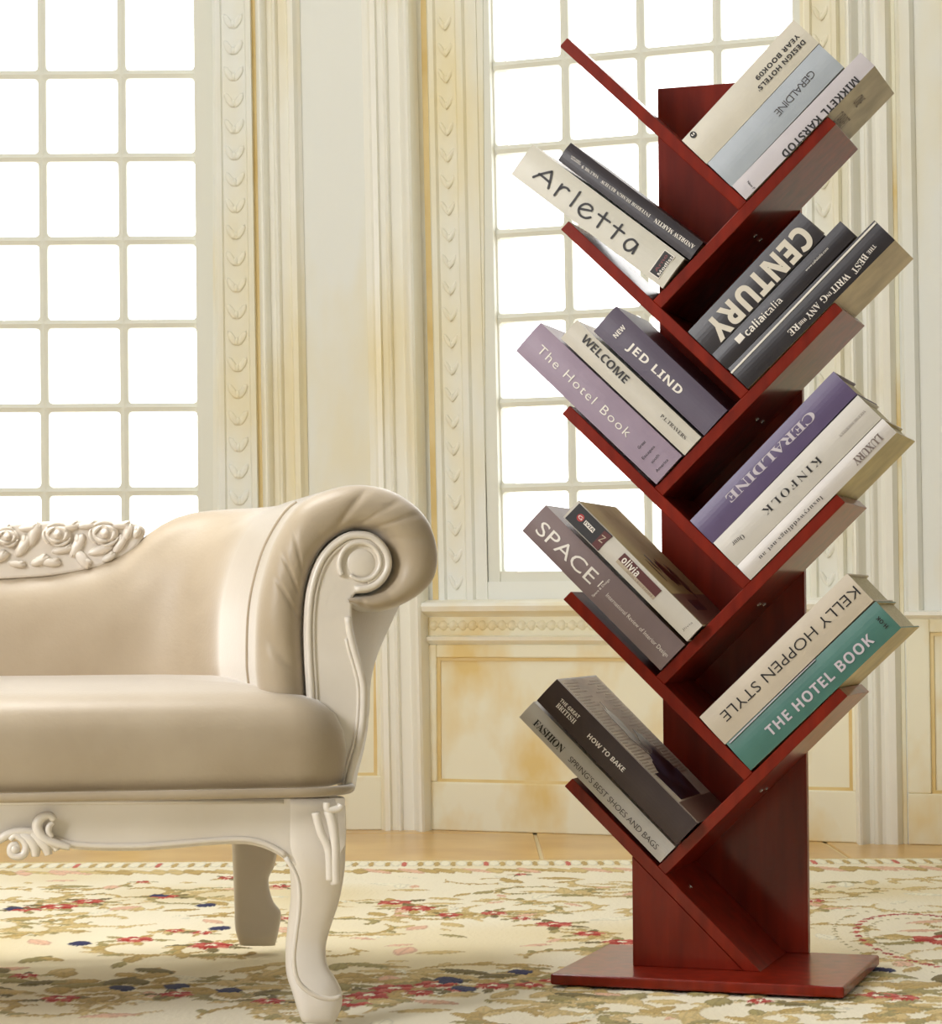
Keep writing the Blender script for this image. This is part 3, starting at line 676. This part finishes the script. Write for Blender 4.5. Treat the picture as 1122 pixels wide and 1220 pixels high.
# ---- third left group
b = book('L2', [(895, 780), (762, 900), (50, 187), (180, 57)], 'thick taupe book lettered SPACE International Review of Interior Design', (128, 110, 110), proud=.006)
b.text('SPACE', (140, 158), (425, 432), 76, 'white', off=.0); b.text('Space & Design', (412, 520), (500, 432), 12, 'white'); b.text('International Review of Interior Design', (488, 510), (800, 826), 22, 'white', off=-.004)
b.quad([(437, 468), (441, 472), (470, 443), (466, 439)], 'white', .0004, 'rule_line')
b = book('L2', [(988, 675), (905, 765), (272, 118), (345, 42)], 'white-spined book with black and maroon spine head and beige picture cover', (206, 200, 190), depth=.198, side=(176, 160, 118), proud=.019)
b.quad([(272, 118), (345, 42), (515, 210), (440, 285)], 'black', .0003, 'spine_head'); b.quad([(408, 252), (475, 182), (513, 212), (440, 283)], 'maroon', .0005, 'spine_patch')
b.text('N', (452, 240), (474, 210), 26, 'tan', out=.0008)
b.poly([(352 + 20 * math.cos(a), 116 + 20 * math.sin(a)) for a in np.linspace(0, 5.9, 14)], 'crimson', .0005, 'emblem'); b.text('G', (343, 106), (362, 124), 18, 'white', out=.0008)
b.quad([(380, 128), (428, 176), (413, 195), (366, 146)], 'white', .0005); b.text('IVIA', (375, 138), (420, 184), 15, 'black', font='bold', out=.0008)
b.quad([(578, 297), (768, 490), (737, 524), (545, 328)], 'maroon', .0005); b.text('olivia', (572, 325), (650, 408), 40, 'white', font='bold', out=.0009)
b.quad([(545, 328), (737, 524), (722, 536), (532, 342)], 'tan', .0004); b.text('COLLECTION', (590, 392), (718, 520), 9, 'grey', out=.0007)
b.text('Jlivia', (876, 694), (926, 652), 12, 'dark', off=-.015)
OL = b
# ---- fourth right group
b = book('R3', [(58, 705), (180, 825), (865, 165), (740, 38)], 'thick beige book with thin upside-down black capitals, lying against the teal green book', (204, 192, 174))
b.text('KELLY HOPPEN STYLE', (778, 125), (160, 718), 50, 'black', off=-.006, space=1.0)
b = book('R3', [(185, 830), (298, 952), (995, 292), (870, 175)], 'thick teal green book lettered THE HOTEL BOOK in pale bold capitals', (72, 120, 112), side=(200, 182, 130))
b.text('THE HOTEL BOOK', (368, 788), (845, 348), 50, 'silver', font='bold', space=1.08); b.text('H-OK', (918, 302), (872, 256), 19, 'black', font='bold')
b.quad([(189, 834), (193, 838), (588, 452), (585, 449)], 'silver', .0005, 'edge_band')
# ---- fourth left group
b = book('L3', [(838, 945), (755, 1025), (32, 275), (110, 200)], "pale grey book lettered FASHION SPRING'S BEST SHOES AND BAGS", (196, 192, 186), proud=.006)
b.text('FASHION', (118, 300), (263, 450), 38, 'black', 'serif', space=.85); b.text("SPRING'S BEST SHOES AND BAGS", (296, 488), (747, 950), 30, 'dark', off=-.008, space=.95)
b = book('L3', [(955, 830), (845, 935), (125, 195), (232, 85)], 'dark brown book lettered HOW TO BAKE with a picture cover', (62, 48, 46), depth=.198, proud=.019, side=(186, 176, 166))
b.text('THE GREAT', (250, 188), (345, 280), 20, 'white', font='bold'); b.text('BRITISH', (232, 212), (325, 305), 26, 'white', 'serif'); b.text('HOW TO BAKE', (392, 370), (576, 552), 25, 'white', font='bold')
BR = b
for b in BK: b.done()
# settle the books: each one clears the board it leans on and its neighbour
for reg in ('R0', 'L0', 'R1', 'L1', 'R2', 'L2', 'R3', 'L3'):
    k = int(reg[1]); right = reg[0] == 'R'; O = Vr[k] if right else Vp[k]; n_ = E2_n if right else E1_n
    prev = None
    for b in sorted([b for b in BK if b.reg == reg], key=lambda b: (b.org - O).dot(n_)):
        near = lambda z: (b.org + b.ax * z - O).dot(n_)
        if prev is None: need = max(0, .0006 - min(near(0), near(.165 if right else .16)))
        else: need = max(0, max(prev(z) - near(z) for z in (0, min(b.L, .28))) + .0004)
        if need > 0:
            b.org = b.org + n_ * need; mw = b.root.matrix_world.copy(); b.root.matrix_world = Matrix.Translation(shelfM.to_3x3() @ (n_ * need)) @ b.M
        prev = (lambda b: lambda z: (b.org + b.th * b.T + b.ax * z - O).dot(n_))(b)
# printed covers that show on the sides
def side_patch(b, x, y0, y1, z0, z1, m, name='cover_print', out=.0004):
    sg = -1 if x < b.T / 2 else 1
    G().box((min(x, x + sg * out), y0, z0), (max(x, x + sg * out), y1, z1)).build(name, m, b.root)
def side_text(b, body, x, y, z, h, L, ink_, font='sans', dirz=1):
    """lettering on the outer cover face (thickness = x)"""
    V, Fc = text_mesh(body, font, 0, 1); lo, hi = V[:, 0].min(), V[:, 0].max()
    a = (V[:, 0] - lo) / (hi - lo) * L; c = V[:, 1] / caph(font) * h
    sg = -1 if x < b.T / 2 else 1
    G().add([(x + sg * .0005, y + p, z + q * dirz) for p, q in zip(a, c)], Fc).build('cover_lettering', INK[ink_], b.root)
side_text(R0C, 'ONE', 0, .050, R0C.L - .052, .017, .032, 'grey'); side_text(R0C, 'CABARET', 0, .040, R0C.L - .088, .020, .062, 'grey')
for v in (R0C,): pass
M_pic = mat('river_photo_print', (150, 140, 128), .3, rgb2=(60, 58, 74), nscale=18, lo=.42, hi=.6, stretch=(1, 2, .7))
M_olv = mat('beige_photo_print', (206, 188, 142), .7, spec=.15, rgb2=(166, 146, 98), nscale=9, lo=.4, hi=.7)
M_ink2 = mat('ink_blot_print', (44, 32, 30), .3)

M_pale = mat('pale_print', (222, 212, 192), .7, spec=.15, rgb2=(188, 180, 166), nscale=12)
M_taupe = mat('taupe_print', (128, 108, 96), .3)
M_night = mat('night_print', (40, 34, 44), .3, rgb2=(70, 72, 96), nscale=30, lo=.45, hi=.6)
b = OL; D_, L0_ = b.D, b.L
side_patch(b, b.T, .008, D_ - .002, .25 * L0_, L0_ - .002, M_olv, out=.0003); side_patch(b, b.T, .008, D_ - .002, .002, .25 * L0_, M_taupe, out=.0003)
side_patch(b, b.T, .06, .12, .12 * L0_, .20 * L0_, M_night, out=.0006)
def side_poly(b, pts, m, out=.0007, name='cover_print'):
    n = len(pts); G().hexa([(b.T, y, z) for y, z in pts], [(b.T + out, y, z) for y, z in pts]).build(name, m, b.root)
def blotch(b, y, z, ry, rz, m, sd, out=.0007):
    r_ = random.Random(sd); side_poly(b, [(y + ry * math.cos(6.283 * k / 16) * (1 + r_.uniform(-.3, .3)), z + rz * math.sin(6.283 * k / 16) * (1 + r_.uniform(-.3, .3))) for k in range(16)], m, out)
blotch(b, .10, .42 * L0_, .016, .026, M_ink2, 3); blotch(b, .13, .36 * L0_, .012, .030, M_ink2, 5); blotch(b, .07, .50 * L0_, .004, .018, M_ink2, 7); blotch(b, .05, .44 * L0_, .0025, .020, M_ink2, 9)
b = BR; D_, L0_ = b.D, b.L
side_patch(b, b.T, .008, D_ - .002, .004, L0_ - .003, M_pale, out=.0003); side_patch(b, b.T, .008, D_ - .002, .002, .14 * L0_, M_taupe, out=.0005)
g = G()
for k in range(34):
    z = L0_ * (.30 + .68 * k / 34); g.box((b.T + .0003, .014, z), (b.T + .0005, .035 + .05 * abs(math.sin(k * 1.3)), z + .0022)); g.box((b.T + .0003, D_ - .06 + .02 * math.sin(k * 2.1), z), (b.T + .0005, D_ - .012, z + .0022))
o = g.build('printed_lines', INK['tan'], b.root); o['kind'] = 'stuff'
blotch(b, .085, .62 * L0_, .016, .050, M_pic, 1); blotch(b, .12, .46 * L0_, .022, .040, M_pic, 2, .0008); blotch(b, .10, .34 * L0_, .045, .035, M_night, 4, .0010)
side_poly(b, [(.03, .15 * L0_), (.14, .15 * L0_), (.145, .33 * L0_), (.025, .33 * L0_)], M_night, .0009)

# ================================================================ SOFA
SY = math.radians(10)
f0 = ground(378, 1222); SO = Vector((f0.x, f0.y, 0))
sofaM = Matrix.Translation(SO) @ Matrix.Rotation(SY, 4, 'Z'); sofaI = sofaM.inverted()
sofa = empty('carved_sofa', M=sofaM); tag(sofa, 'cream velvet sofa with rolled arm, white carved scroll frame and cabriole legs on the rug', 'sofa')
sN = sofaM.to_3x3() @ Vector((0, 1, 0))
def Q(px, py, w=0): return sofaI @ hit(px, py, sofaM @ Vector((0, w, 0)), sN)
def Qs(P, w=0): return [Q(*p, w) for p in P]
zz = lambda p: (250 + p[0] / 3.0516, 560 + p[1] / 3.05)
UC = Q(-70, 950).x                                  # middle of the sofa
mir = lambda p: (2 * UC - p[0], p[1], p[2])
def both(g):                                         # a mesh and its mirror image in one part
    n = G(); n.add(g.V, g.F); n.add([mir(v) for v in g.V], [f[::-1] for f in g.F]); return n
def pair(g, name, m, **k):                           # two separate parts
    a = g.build(name, m, sofa, **k)
    h = G(); h.add([mir(v) for v in g.V], [f[::-1] for f in g.F]); h.build(name, m, sofa, **k); return a

# ---- seat cushion: plan outline lofted through rounded sections
def cushion():
    zb = Q(200, 942, -.03).z; zt = zb + .118
    ur = Q(417, 930, -.02).x
    wf, wb = -.04, .56
    rows = []
    prof = [(-.012, 0), (-.003, .004), (.0, .02), (.002, .045), (-.002, .07), (-.012, .092), (-.032, .108), (-.065, .116), (-.12, .121), (-.2, .125), (-.27, .126)]
    N = 96
    def plan(ins):
        # rounded rectangle inset by -ins
        a = ur + ins; b = 2 * UC - ur - ins; f = wf - ins; k = wb + ins; r = max(.015, .07 + ins); P = []
        for (cx, cy, a0) in ((a - r, f + r, -90), (a - r, k - r, 0), (b + r, k - r, 90), (b + r, f + r, 180)):
            for j in range(12):
                t = math.radians(a0 + 90 * j / 11); P.append((cx + r * math.cos(t), cy + r * math.sin(t)))
        return P
    for ins, dz in prof:
        sc = 1.0
        P = plan(ins); rows.append([(x, y, zb + dz - .010 * max(0, (x - (ur - .12)) / .12) * (dz / .12)) for x, y in P])
    g = G(); g.grid(rows, closed=True); n = len(rows[0]); g.F.append(tuple(range((len(rows) - 1) * n, len(rows) * n)))
    g.F.append(tuple(range(n))[::-1])
    o = g.build('seat_cushion', M_sofa, sofa, smooth=True)
    # corner seam and welt
    wl = G(); P = [(x, y, zb - .004) for x, y in plan(.006)]; wl.tube(P, .0058, 10, closed=True); wl.build('welt', M_sofa, o, smooth=True)
    cs = G(); 
    px = ur - .028
    return zb, zt, ur
zb, zt, ur = cushion()

# ---- arm section outline (front view) traced once, used for the whole arm
outer = [zz(p) for p in [(175, 900), (172, 790), (165, 700), (170, 520), (195, 380), (240, 250), (320, 130), (430, 72), (540, 52), (650, 70), (740, 120), (800, 190), (830, 290), (822, 380), (780, 440), (700, 490), (620, 515), (560, 510), (500, 486)]]
inner = [zz(p) for p in [(362, 900), (352, 760), (343, 660), (341, 560), (350, 440), (380, 340), (425, 272), (488, 228), (548, 220), (603, 233), (648, 280), (665, 335), (653, 387), (617, 428), (572, 448), (540, 452), (512, 456), (495, 465)]]
NS = 160
oL = spline([(p.x, p.z) for p in Qs(outer, .04)], NS); iL = spline([(p.x, p.z) for p in Qs(inner, .03)], NS)
zlow = zb + .02
# front padding ring with gathered pleats
g = G(); rows = []
rng = random.Random(3)
for j in range(25):
    a = j / 24; f = .5 - .5 * math.cos(math.pi * a); row = []
    for i in range(NS):
        p = oL[i] * (1 - f) + iL[i] * f
        t = i / (NS - 1)
        ph = t * 36 + 1.6 * math.sin(t * 19) + a * 1.1; pl = (.0045 * (1 - abs(math.sin(ph))) ** 3 * (.35 + .65 * math.sin(t * 31) ** 2) + .0012 * math.sin(ph * .7)) * math.sin(math.pi * min(1, a * 1.05)) ** 1.5 * (1 if t > .12 else .3)
        w = .0675 - .055 * math.sin(math.pi * (.08 + .84 * a)) + pl
        row.append((p[0], w, p[1]))
    rows.append(row)
g.grid(rows); pair(g, 'arm_roll_front', M_sofa, smooth=True)

# ---- inside of arm + back in one upholstered shell
uin = oL[7][0]
WB = .50
armsec = [(p[0] - uin, p[1]) for p in oL]             # outward offset, height
ztop = max(p[1] for p in oL)
def backsec(zt_):
    P = [(.0, zlow - .01), (-.004, zlow + .06), (.0, zt_ - .11), (.010, zt_ - .05), (.022, zt_ - .02), (.042, zt_ - .002), (.066, zt_ - .006), (.082, zt_ - .03), (.086, zt_ - .08), (.08, zt_ - .2)]
    return spline(P, NS)
topz = {}
tp = [(-70, 690), (0, 688), (60, 684), (110, 673), (150, 655), (172, 634), (195, 615), (240, 600)]
tU = [(Q(x, y, WB + .03).x, Q(x, y, WB + .03).z) for x, y in tp]
def zt_at(u): return float(np.interp(u, [a for a, _ in tU], [b for _, b in tU]))
rows = []; seam = None
ub = uin - .02; rc = .13
path = []
for u in np.linspace(UC, ub - rc, 26): path.append(((u, WB), (0, 1), 0))
for k in range(1, 15):
    a = math.radians(90 * k / 15); path.append(((ub - rc + rc * math.sin(a), WB - rc + rc * math.cos(a)), (math.sin(a), math.cos(a)), k / 15))
for w in np.linspace(WB - rc, .054, 12): path.append(((ub + .02 * (1 - (w - .054) / (WB - rc - .054)), w), (1, 0), 1))
for (p, n, f) in path:
    f3 = f * f * (3 - 2 * f); ztp = zt_at(p[0]) * (1 - f3) + ztop * f3
    bs = backsec(ztp); f2 = f * f * (3 - 2 * f); sec = [(b[0] * (1 - f2) + a[0] * f2, b[1] * (1 - f2) + a[1] * f2) for a, b in zip(armsec, bs)]
    rows.append([(p[0] + n[0] * o, p[1] + n[1] * o, z) for o, z in sec])
g = G().grid(rows)
both(g).build('back_upholstery', M_sofa, sofa, smooth=True)
# piped seam where the arm front meets the inside of the arm
ri = -3; sm_ = [Vector(v) for v in rows[ri][4:70]]
g = G().tube([v + Vector((-.0002, 0, 0)) for v in sm_], .0026, 8); pair(g, 'arm_seam', M_sofa, smooth=True)
# outside of the arm
oa = spline([(p.x, p.z) for p in Qs([zz(p) for p in [(575, 395), (540, 430), (514, 480), (516, 540), (530, 620), (552, 710), (566, 790), (565, 880), (550, 990), (520, 1110), (515, 1150)]], .07)], 24)
ob = spline([(p.x, p.z) for p in Qs([zz(p) for p in [(735, 380), (715, 440), (690, 490), (665, 545), (635, 610), (603, 690), (584, 780), (580, 880), (566, 990), (536, 1110), (530, 1150)]], .36)], 24)
oc = spline([(p.x, p.z) for p in Qs([zz(p) for p in [(735, 380), (715, 440), (690, 490), (665, 545), (635, 610), (603, 690), (584, 780), (580, 880), (566, 990), (536, 1110), (530, 1150)]], WB + .06)], 24)
g = G(); g.grid([[(x, .07, z) for x, z in oa], [(x * .5 + y * .5, .2, (z + w) / 2) for (x, z), (y, w) in zip(oa, ob)], [(x, .36, z) for x, z in ob], [(x, WB + .06, z) for x, z in oc]]); pair(g, 'arm_outside', M_sofa, smooth=True)

# ---- carved arm front (volute panel)
pan = [zz(p) for p in [(358, 1000), (352, 820), (344, 680), (342, 560), (352, 440), (382, 340), (427, 275), (490, 230), (548, 221), (602, 234), (647, 280), (664, 335), (651, 386), (616, 427), (570, 447), (524, 452), (517, 500), (520, 560), (535, 635), (558, 715), (573, 790), (571, 900), (556, 1000), (535, 1070), (520, 1130), (515, 1160)]]
pp = spline([(p.x, p.z) for p in Qs(pan, .02)], 110)
g = G(); g.hexa([(x, .020, z) for x, z in pp], [(x, .09, z) for x, z in pp]); arm = pair(g, 'arm_volute', M_carve, bevel=.003)
def offs(P, d):
    P = np.array(P); t = np.gradient(P, axis=0); t /= np.linalg.norm(t, axis=1)[:, None]; return P + np.stack([t[:, 1], -t[:, 0]], 1) * d
i1 = 76
rim = offs(pp, .0055)
g = G().tube([(x, .019, z) for x, z in rim[:70]], .0042, 8); g.tube([(x, .019, z) for x, z in rim[74:]], .0042, 8)
pair(g, 'rim_moulding', M_carve, smooth=True)
# second fine rim line
rim2 = offs(pp, .0115); g = G().tube([(x, .0195, z) for x, z in rim2[:67]], .0022, 6); g.tube([(x, .0195, z) for x, z in rim2[78:]], .0022, 6); pair(g, 'inner_moulding', M_carve, smooth=True)
c = Q(*zz((550, 338)), .02); sc = 1 / 3.05 / (F / 2.8)
sp = []; n = 60
for k in range(n):
    t = k / (n - 1); a = math.radians(212 - 345 * t); r = (84 - 24 * t) * sc; sp.append((c.x + r * math.cos(a), 0.018, c.z + r * math.sin(a)))
g = G().tube(sp, [.0034 - .001 * k / (n - 1) for k in range(n)], 8)
g.ell((c.x, .0215, c.z), (56 * sc, .0045, 56 * sc), nu=20, nv=10)
pair(g, 'volute_scroll', M_carve, smooth=True)

# ---- apron with scrolling lower edge, front legs
low = [(-70, 997), (-45, 1000), (-20, 1004), (0, 1005), (10, 1001), (40, 996), (70, 1007), (88, 1012), (120, 1014), (165, 1014), (210, 1011), (255, 1007), (290, 1006), (312, 1010), (330, 1018), (341, 1026)]
wA = -.012
lp = spline([(p.x, p.z) for p in Qs(low, wA)], 60)
lpx = np.vstack([lp, [(p.x, p.z) for p in Qs([(352, 1034), (380, 1040), (400, 1030), (411, 1010)], wA)]]); zt2 = Q(200, 951, wA).z; zt3 = Q(410, 951, wA).z
poly = [tuple(p) for p in lp] + [(Q(400, 1010, wA).x, Q(400, 1026, wA).z), (Q(412, 951, wA).x, zt3 - 0.0), (UC, zt2)]
# build as strip from top edge to lower edge
R1 = []; R2 = []
xr = lp[-1][0]
tops = [(x, zt2 + (zt3 - zt2) * max(0, (x - UC) / (Q(412, 951, wA).x - UC))) for x, z in lpx]
g = G()
fr = [[(x, wA, z) for x, z in tops], [(x, wA, z - .004) for x, z in tops], [(x, wA, z + .004) for x, z in lpx], [(x, wA + .004, z) for x, z in lpx], [(x, wA + .03, z) for x, z in lpx], [(x, wA + .03, z) for x, z in tops]]
g.grid(fr); 
both(g).build('apron', M_carve, sofa)
g = G().tube([(x, wA - .001, z + .006) for x, z in lp[18:]], .0035, 8); pair(g, 'apron_moulding', M_carve, smooth=True)
g = G(); q0 = Q(-70, 957, wA); q1 = Q(338, 955, wA); g.tube([(q0.x, wA, q0.z), (q1.x, wA, q1.z)], .0025, 6); both(g).build('apron_bead', M_carve, sofa, smooth=True)
# side apron and rear rail
g = G().box((Q(405, 951, 0).x - .012, .0, Q(400, 1006, 0).z), (Q(405, 951, 0).x, .62, zt3)); g2 = both(g); g2.box((2 * UC - uin - .05, .6, .23), (uin + .05, .62, zt2)); g2.build('side_rail', M_carve, sofa)
# carved shell ornament on the apron
g = G(); zq = lambda p: (p[0] / 10.2, 940 + p[1] / 10.2)
def tubeq(P, r, w=-.02): 
    pts = spline([(p.x, p.z) for p in Qs([zq(p) for p in P], w)], 40); n = 40
    rr = [r * (.45 + .55 * math.sin(math.pi * min(1, .12 + k / (n - 1) * .8))) for k in range(n)]
    g.tube([(x, w, z) for x, z in pts], rr, 8)
tubeq([(-150, 690), (-40, 640), (80, 560), (220, 520), (360, 520), (460, 560), (540, 640)], .0052)
tubeq([(660, 380), (600, 320), (500, 350), (450, 440), (480, 540), (560, 620), (700, 670), (850, 710)], .0062, -.022)
tubeq([(650, 410), (600, 450), (590, 520), (640, 580)], .004, -.022)
tubeq([(120, 620), (180, 570), (270, 610), (320, 700), (280, 800), (190, 820), (130, 780), (130, 700), (190, 670), (220, 720)], .0048, -.022)
tubeq([(240, 560), (350, 610), (420, 700), (430, 820)], .0075)
tubeq([(370, 560), (480, 620), (560, 700), (590, 800)], .0075)
tubeq([(470, 560), (580, 630), (660, 690), (690, 750)], .006)
cc = Q(*zq((180, 730)), -.02); g.ell((cc.x, -.021, cc.z), (.0062, .006, .0062), nu=12, nv=8)
pair(g, 'shell_carving', M_carve, smooth=True)

def leg(Lp, Rp, w, name, dep, cap=None, yb=0):
    l = spline([(p.x, p.z) for p in Qs(Lp, w)], 34); r = spline([(p.x, p.z) for p in Qs(Rp, w)], 34); rows = []
    for i in range(34):
        a = l[i]; b = r[i]; t = i / 33; cx = (a[0] + b[0]) / 2; hz = (a[1] + b[1]) / 2; hw = (b[0] - a[0]) / 2
        z = a[1] * .5 + b[1] * .5; dp = dep * np.interp(t, [0, .25, .6, .8, .92, 1], [1.1, 1, .7, .72, .85, .6]); wy = w + .03 + yb * np.interp(t, [0, .3, .65, .85, 1], [0, -.006, .012, -.006, -.012]); row = []
        for k in range(24):
            th = 2 * math.pi * k / 24; e = .62; sx = math.copysign(abs(math.cos(th)) ** e, math.cos(th)); sy = math.copysign(abs(math.sin(th)) ** e, math.sin(th))
            row.append((cx + hw * sx, wy + dp * sy, a[1] + (b[1] - a[1]) * (.5 + .5 * sx)))
        rows.append(row)
    zmin = min(v[2] for v in rows[-1]); rows[-1] = [(v[0], v[1], max(.0003, v[2])) for v in rows[-1]]
    g = G().grid(rows, closed=True); g.F += [tuple(range(24)), tuple(range(33 * 24, 34 * 24))[::-1]]
    return g, l, r
zl4 = lambda p: (320 + p[0] / 4.208, 930 + p[1] / 4.207)
gl_, ll, lr = leg([(332, 952), (334, 990), (337, 1012), (343, 1024), (348, 1040), (350, 1070), (347, 1105), (344, 1140), (344, 1165), (350, 1185), (356, 1205), (361, 1219)],
                  [(413, 952), (415, 980), (414, 1010), (412, 1045), (406, 1080), (397, 1110), (392, 1135), (394, 1155), (402, 1168), (409, 1182), (409, 1200), (400, 1221)], -.012, 'leg', .030, yb=1)
gl_ = pair(gl_, 'leg', M_carve, smooth=True)
g = G(); W1 = -.043
def tubel(P, r, w=W1, n=30):
    pts = spline([(p.x, p.z) for p in Qs([zl4(p) for p in P], w)], n); g.tube([(x, w, z) for x, z in pts], r, 8)
tubel([(85, 385), (120, 440), (150, 520), (152, 640), (135, 780), (125, 900), (150, 1010), (230, 1075), (310, 1095), (365, 1080)], .003)
pair(g, 'leg_moulding', M_carve, smooth=True)
# foot collar and knee leaf
g = G(); tubel([(292, 110), (298, 145), (350, 140), (365, 120)], .0045, -.041); tubel([(300, 150), (322, 230), (332, 330), (332, 450), (335, 520)], .006, -.0385); tubel([(235, 160), (262, 260), (300, 350), (308, 500)], .005, -.0388)
pair(g, 'knee_carving', M_carve, smooth=True)
# rear legs
gr, _, _ = leg([(277, 985), (279, 1030), (281, 1080), (282, 1110), (288, 1129)], [(336, 985), (330, 1030), (322, 1050), (327, 1075), (337, 1090), (334, 1112), (330, 1129)], .60, 'leg', .022)
pair(gr, 'leg', M_carve, smooth=True)

# ---- carved crest rail on the back
cr = [(-70, 618), (0, 626), (20, 623), (45, 622), (75, 620), (100, 619), (125, 619), (150, 622), (168, 626), (174, 632), (168, 645), (155, 658), (135, 668), (110, 677), (60, 686), (0, 690), (-70, 692)]
WC = WB + .035
cp = spline([(p.x, p.z) for p in Qs(cr, WC)], 90)
g = G().hexa([(x, WC, z) for x, z in cp], [(x, WC + .04, z) for x, z in cp]); cr_ = both(g).build('crest_rail', M_carve, sofa, bevel=.004)
def rose(g, px, py, r):
    p = Q(px, py, WC); R = r / (F / 3.3); g.ell((p.x, WC - .001, p.z), (R, .009, R * .8), nu=16, nv=8)
    for k in range(7):
        a0 = k * .9; rr = R * (.95 if k % 2 else .62)
        P = [(p.x + rr * math.cos(a0 + t), WC - .006 - .004 * (k % 2 == 0), p.z + rr * .8 * math.sin(a0 + t)) for t in np.linspace(0, 1.5, 9)]
        g.tube(P, [R * .10 * (.35 + math.sin(math.pi * i / 8)) for i in range(9)], 8)
    g.ell((p.x, WC - .009, p.z), (R * .3, .007, R * .34), nu=12, nv=6)
def leaf(g, px, py, a, l, w):
    p = Q(px, py, WC); s_ = 1 / (F / 3.3); ca, sa = math.cos(a), math.sin(a)
    g.ell((p.x, WC - .001, p.z), (l * s_, .0065, w * s_ * .95), rot=a, nu=14, nv=8)
    g.ell((p.x + l * s_ * .35 * ca - w * s_ * .4 * sa, WC - .001, p.z + l * s_ * .35 * sa + w * s_ * .4 * ca), (l * s_ * .5, .006, w * s_ * .6), rot=a + .5, nu=12, nv=8)
    g.tube([(p.x + l * s_ * t * ca, WC - .0065 + .003 * abs(t), p.z + l * s_ * t * sa) for t in np.linspace(-.9, .9, 7)], .0011, 6)
g = G()
for p in [(8, 640, 14), (68, 637, 17), (124, 636, 18), (-40, 636, 17)]: rose(g, *p)
for p in [(28, 650, 1.0, 16, 7), (40, 636, 1.3, 16, 7), (48, 668, .4, 12, 6), (20, 672, -.2, 11, 5), (92, 650, 1.1, 16, 7), (98, 666, -1.0, 14, 7), (60, 670, -.1, 13, 6), (120, 655, .3, 16, 6), (143, 648, 1.0, 14, 6), (152, 634, 1.2, 12, 6), (82, 628, .2, 14, 6), (104, 626, .1, 13, 5), (144, 626, 0, 14, 5), (35, 629, .1, 13, 5), (5, 630, .2, 10, 5), (-15, 655, .8, 16, 7), (163, 634, 1.2, 8, 5), (75, 655, .2, 14, 5), (-60, 655, 1.2, 14, 6), (0, 664, .5, 12, 6), (130, 664, .5, 10, 5)]: leaf(g, *p)
o = both(g).build('crest_flowers', M_carve, sofa, smooth=True)
# closed back of the sofa
g = G().hexa([(UC, WB + .05, zlow), (uin + .04, WB + .05, zlow), (uin + .04, WB + .05, tU[-1][1] - .08), (tU[4][0], WB + .05, tU[3][1] - .05), (UC, WB + .05, tU[0][1] - .03)], [(UC, WB + .08, zlow), (uin + .04, WB + .08, zlow), (uin + .04, WB + .08, tU[-1][1] - .08), (tU[4][0], WB + .08, tU[3][1] - .05), (UC, WB + .08, tU[0][1] - .03)])
both(g).build('back_board', M_carve, sofa)

# ---- window portals for clean daylight
for (wl, a, b) in ((A, -142, 235), (B, 591, 949)):
    za_, zb_ = zlo, zhi; ua, ub_ = wl.sl(a)(1.2), wl.sl(b)(1.2); c = Vector(wl.pt((ua + ub_) / 2, (za_ + zb_) / 2, -.14))
    area('daylight_portal', c, c + wl.N, ub_ - ua, zb_ - za_, 1, (1, 1, 1), portal=True)
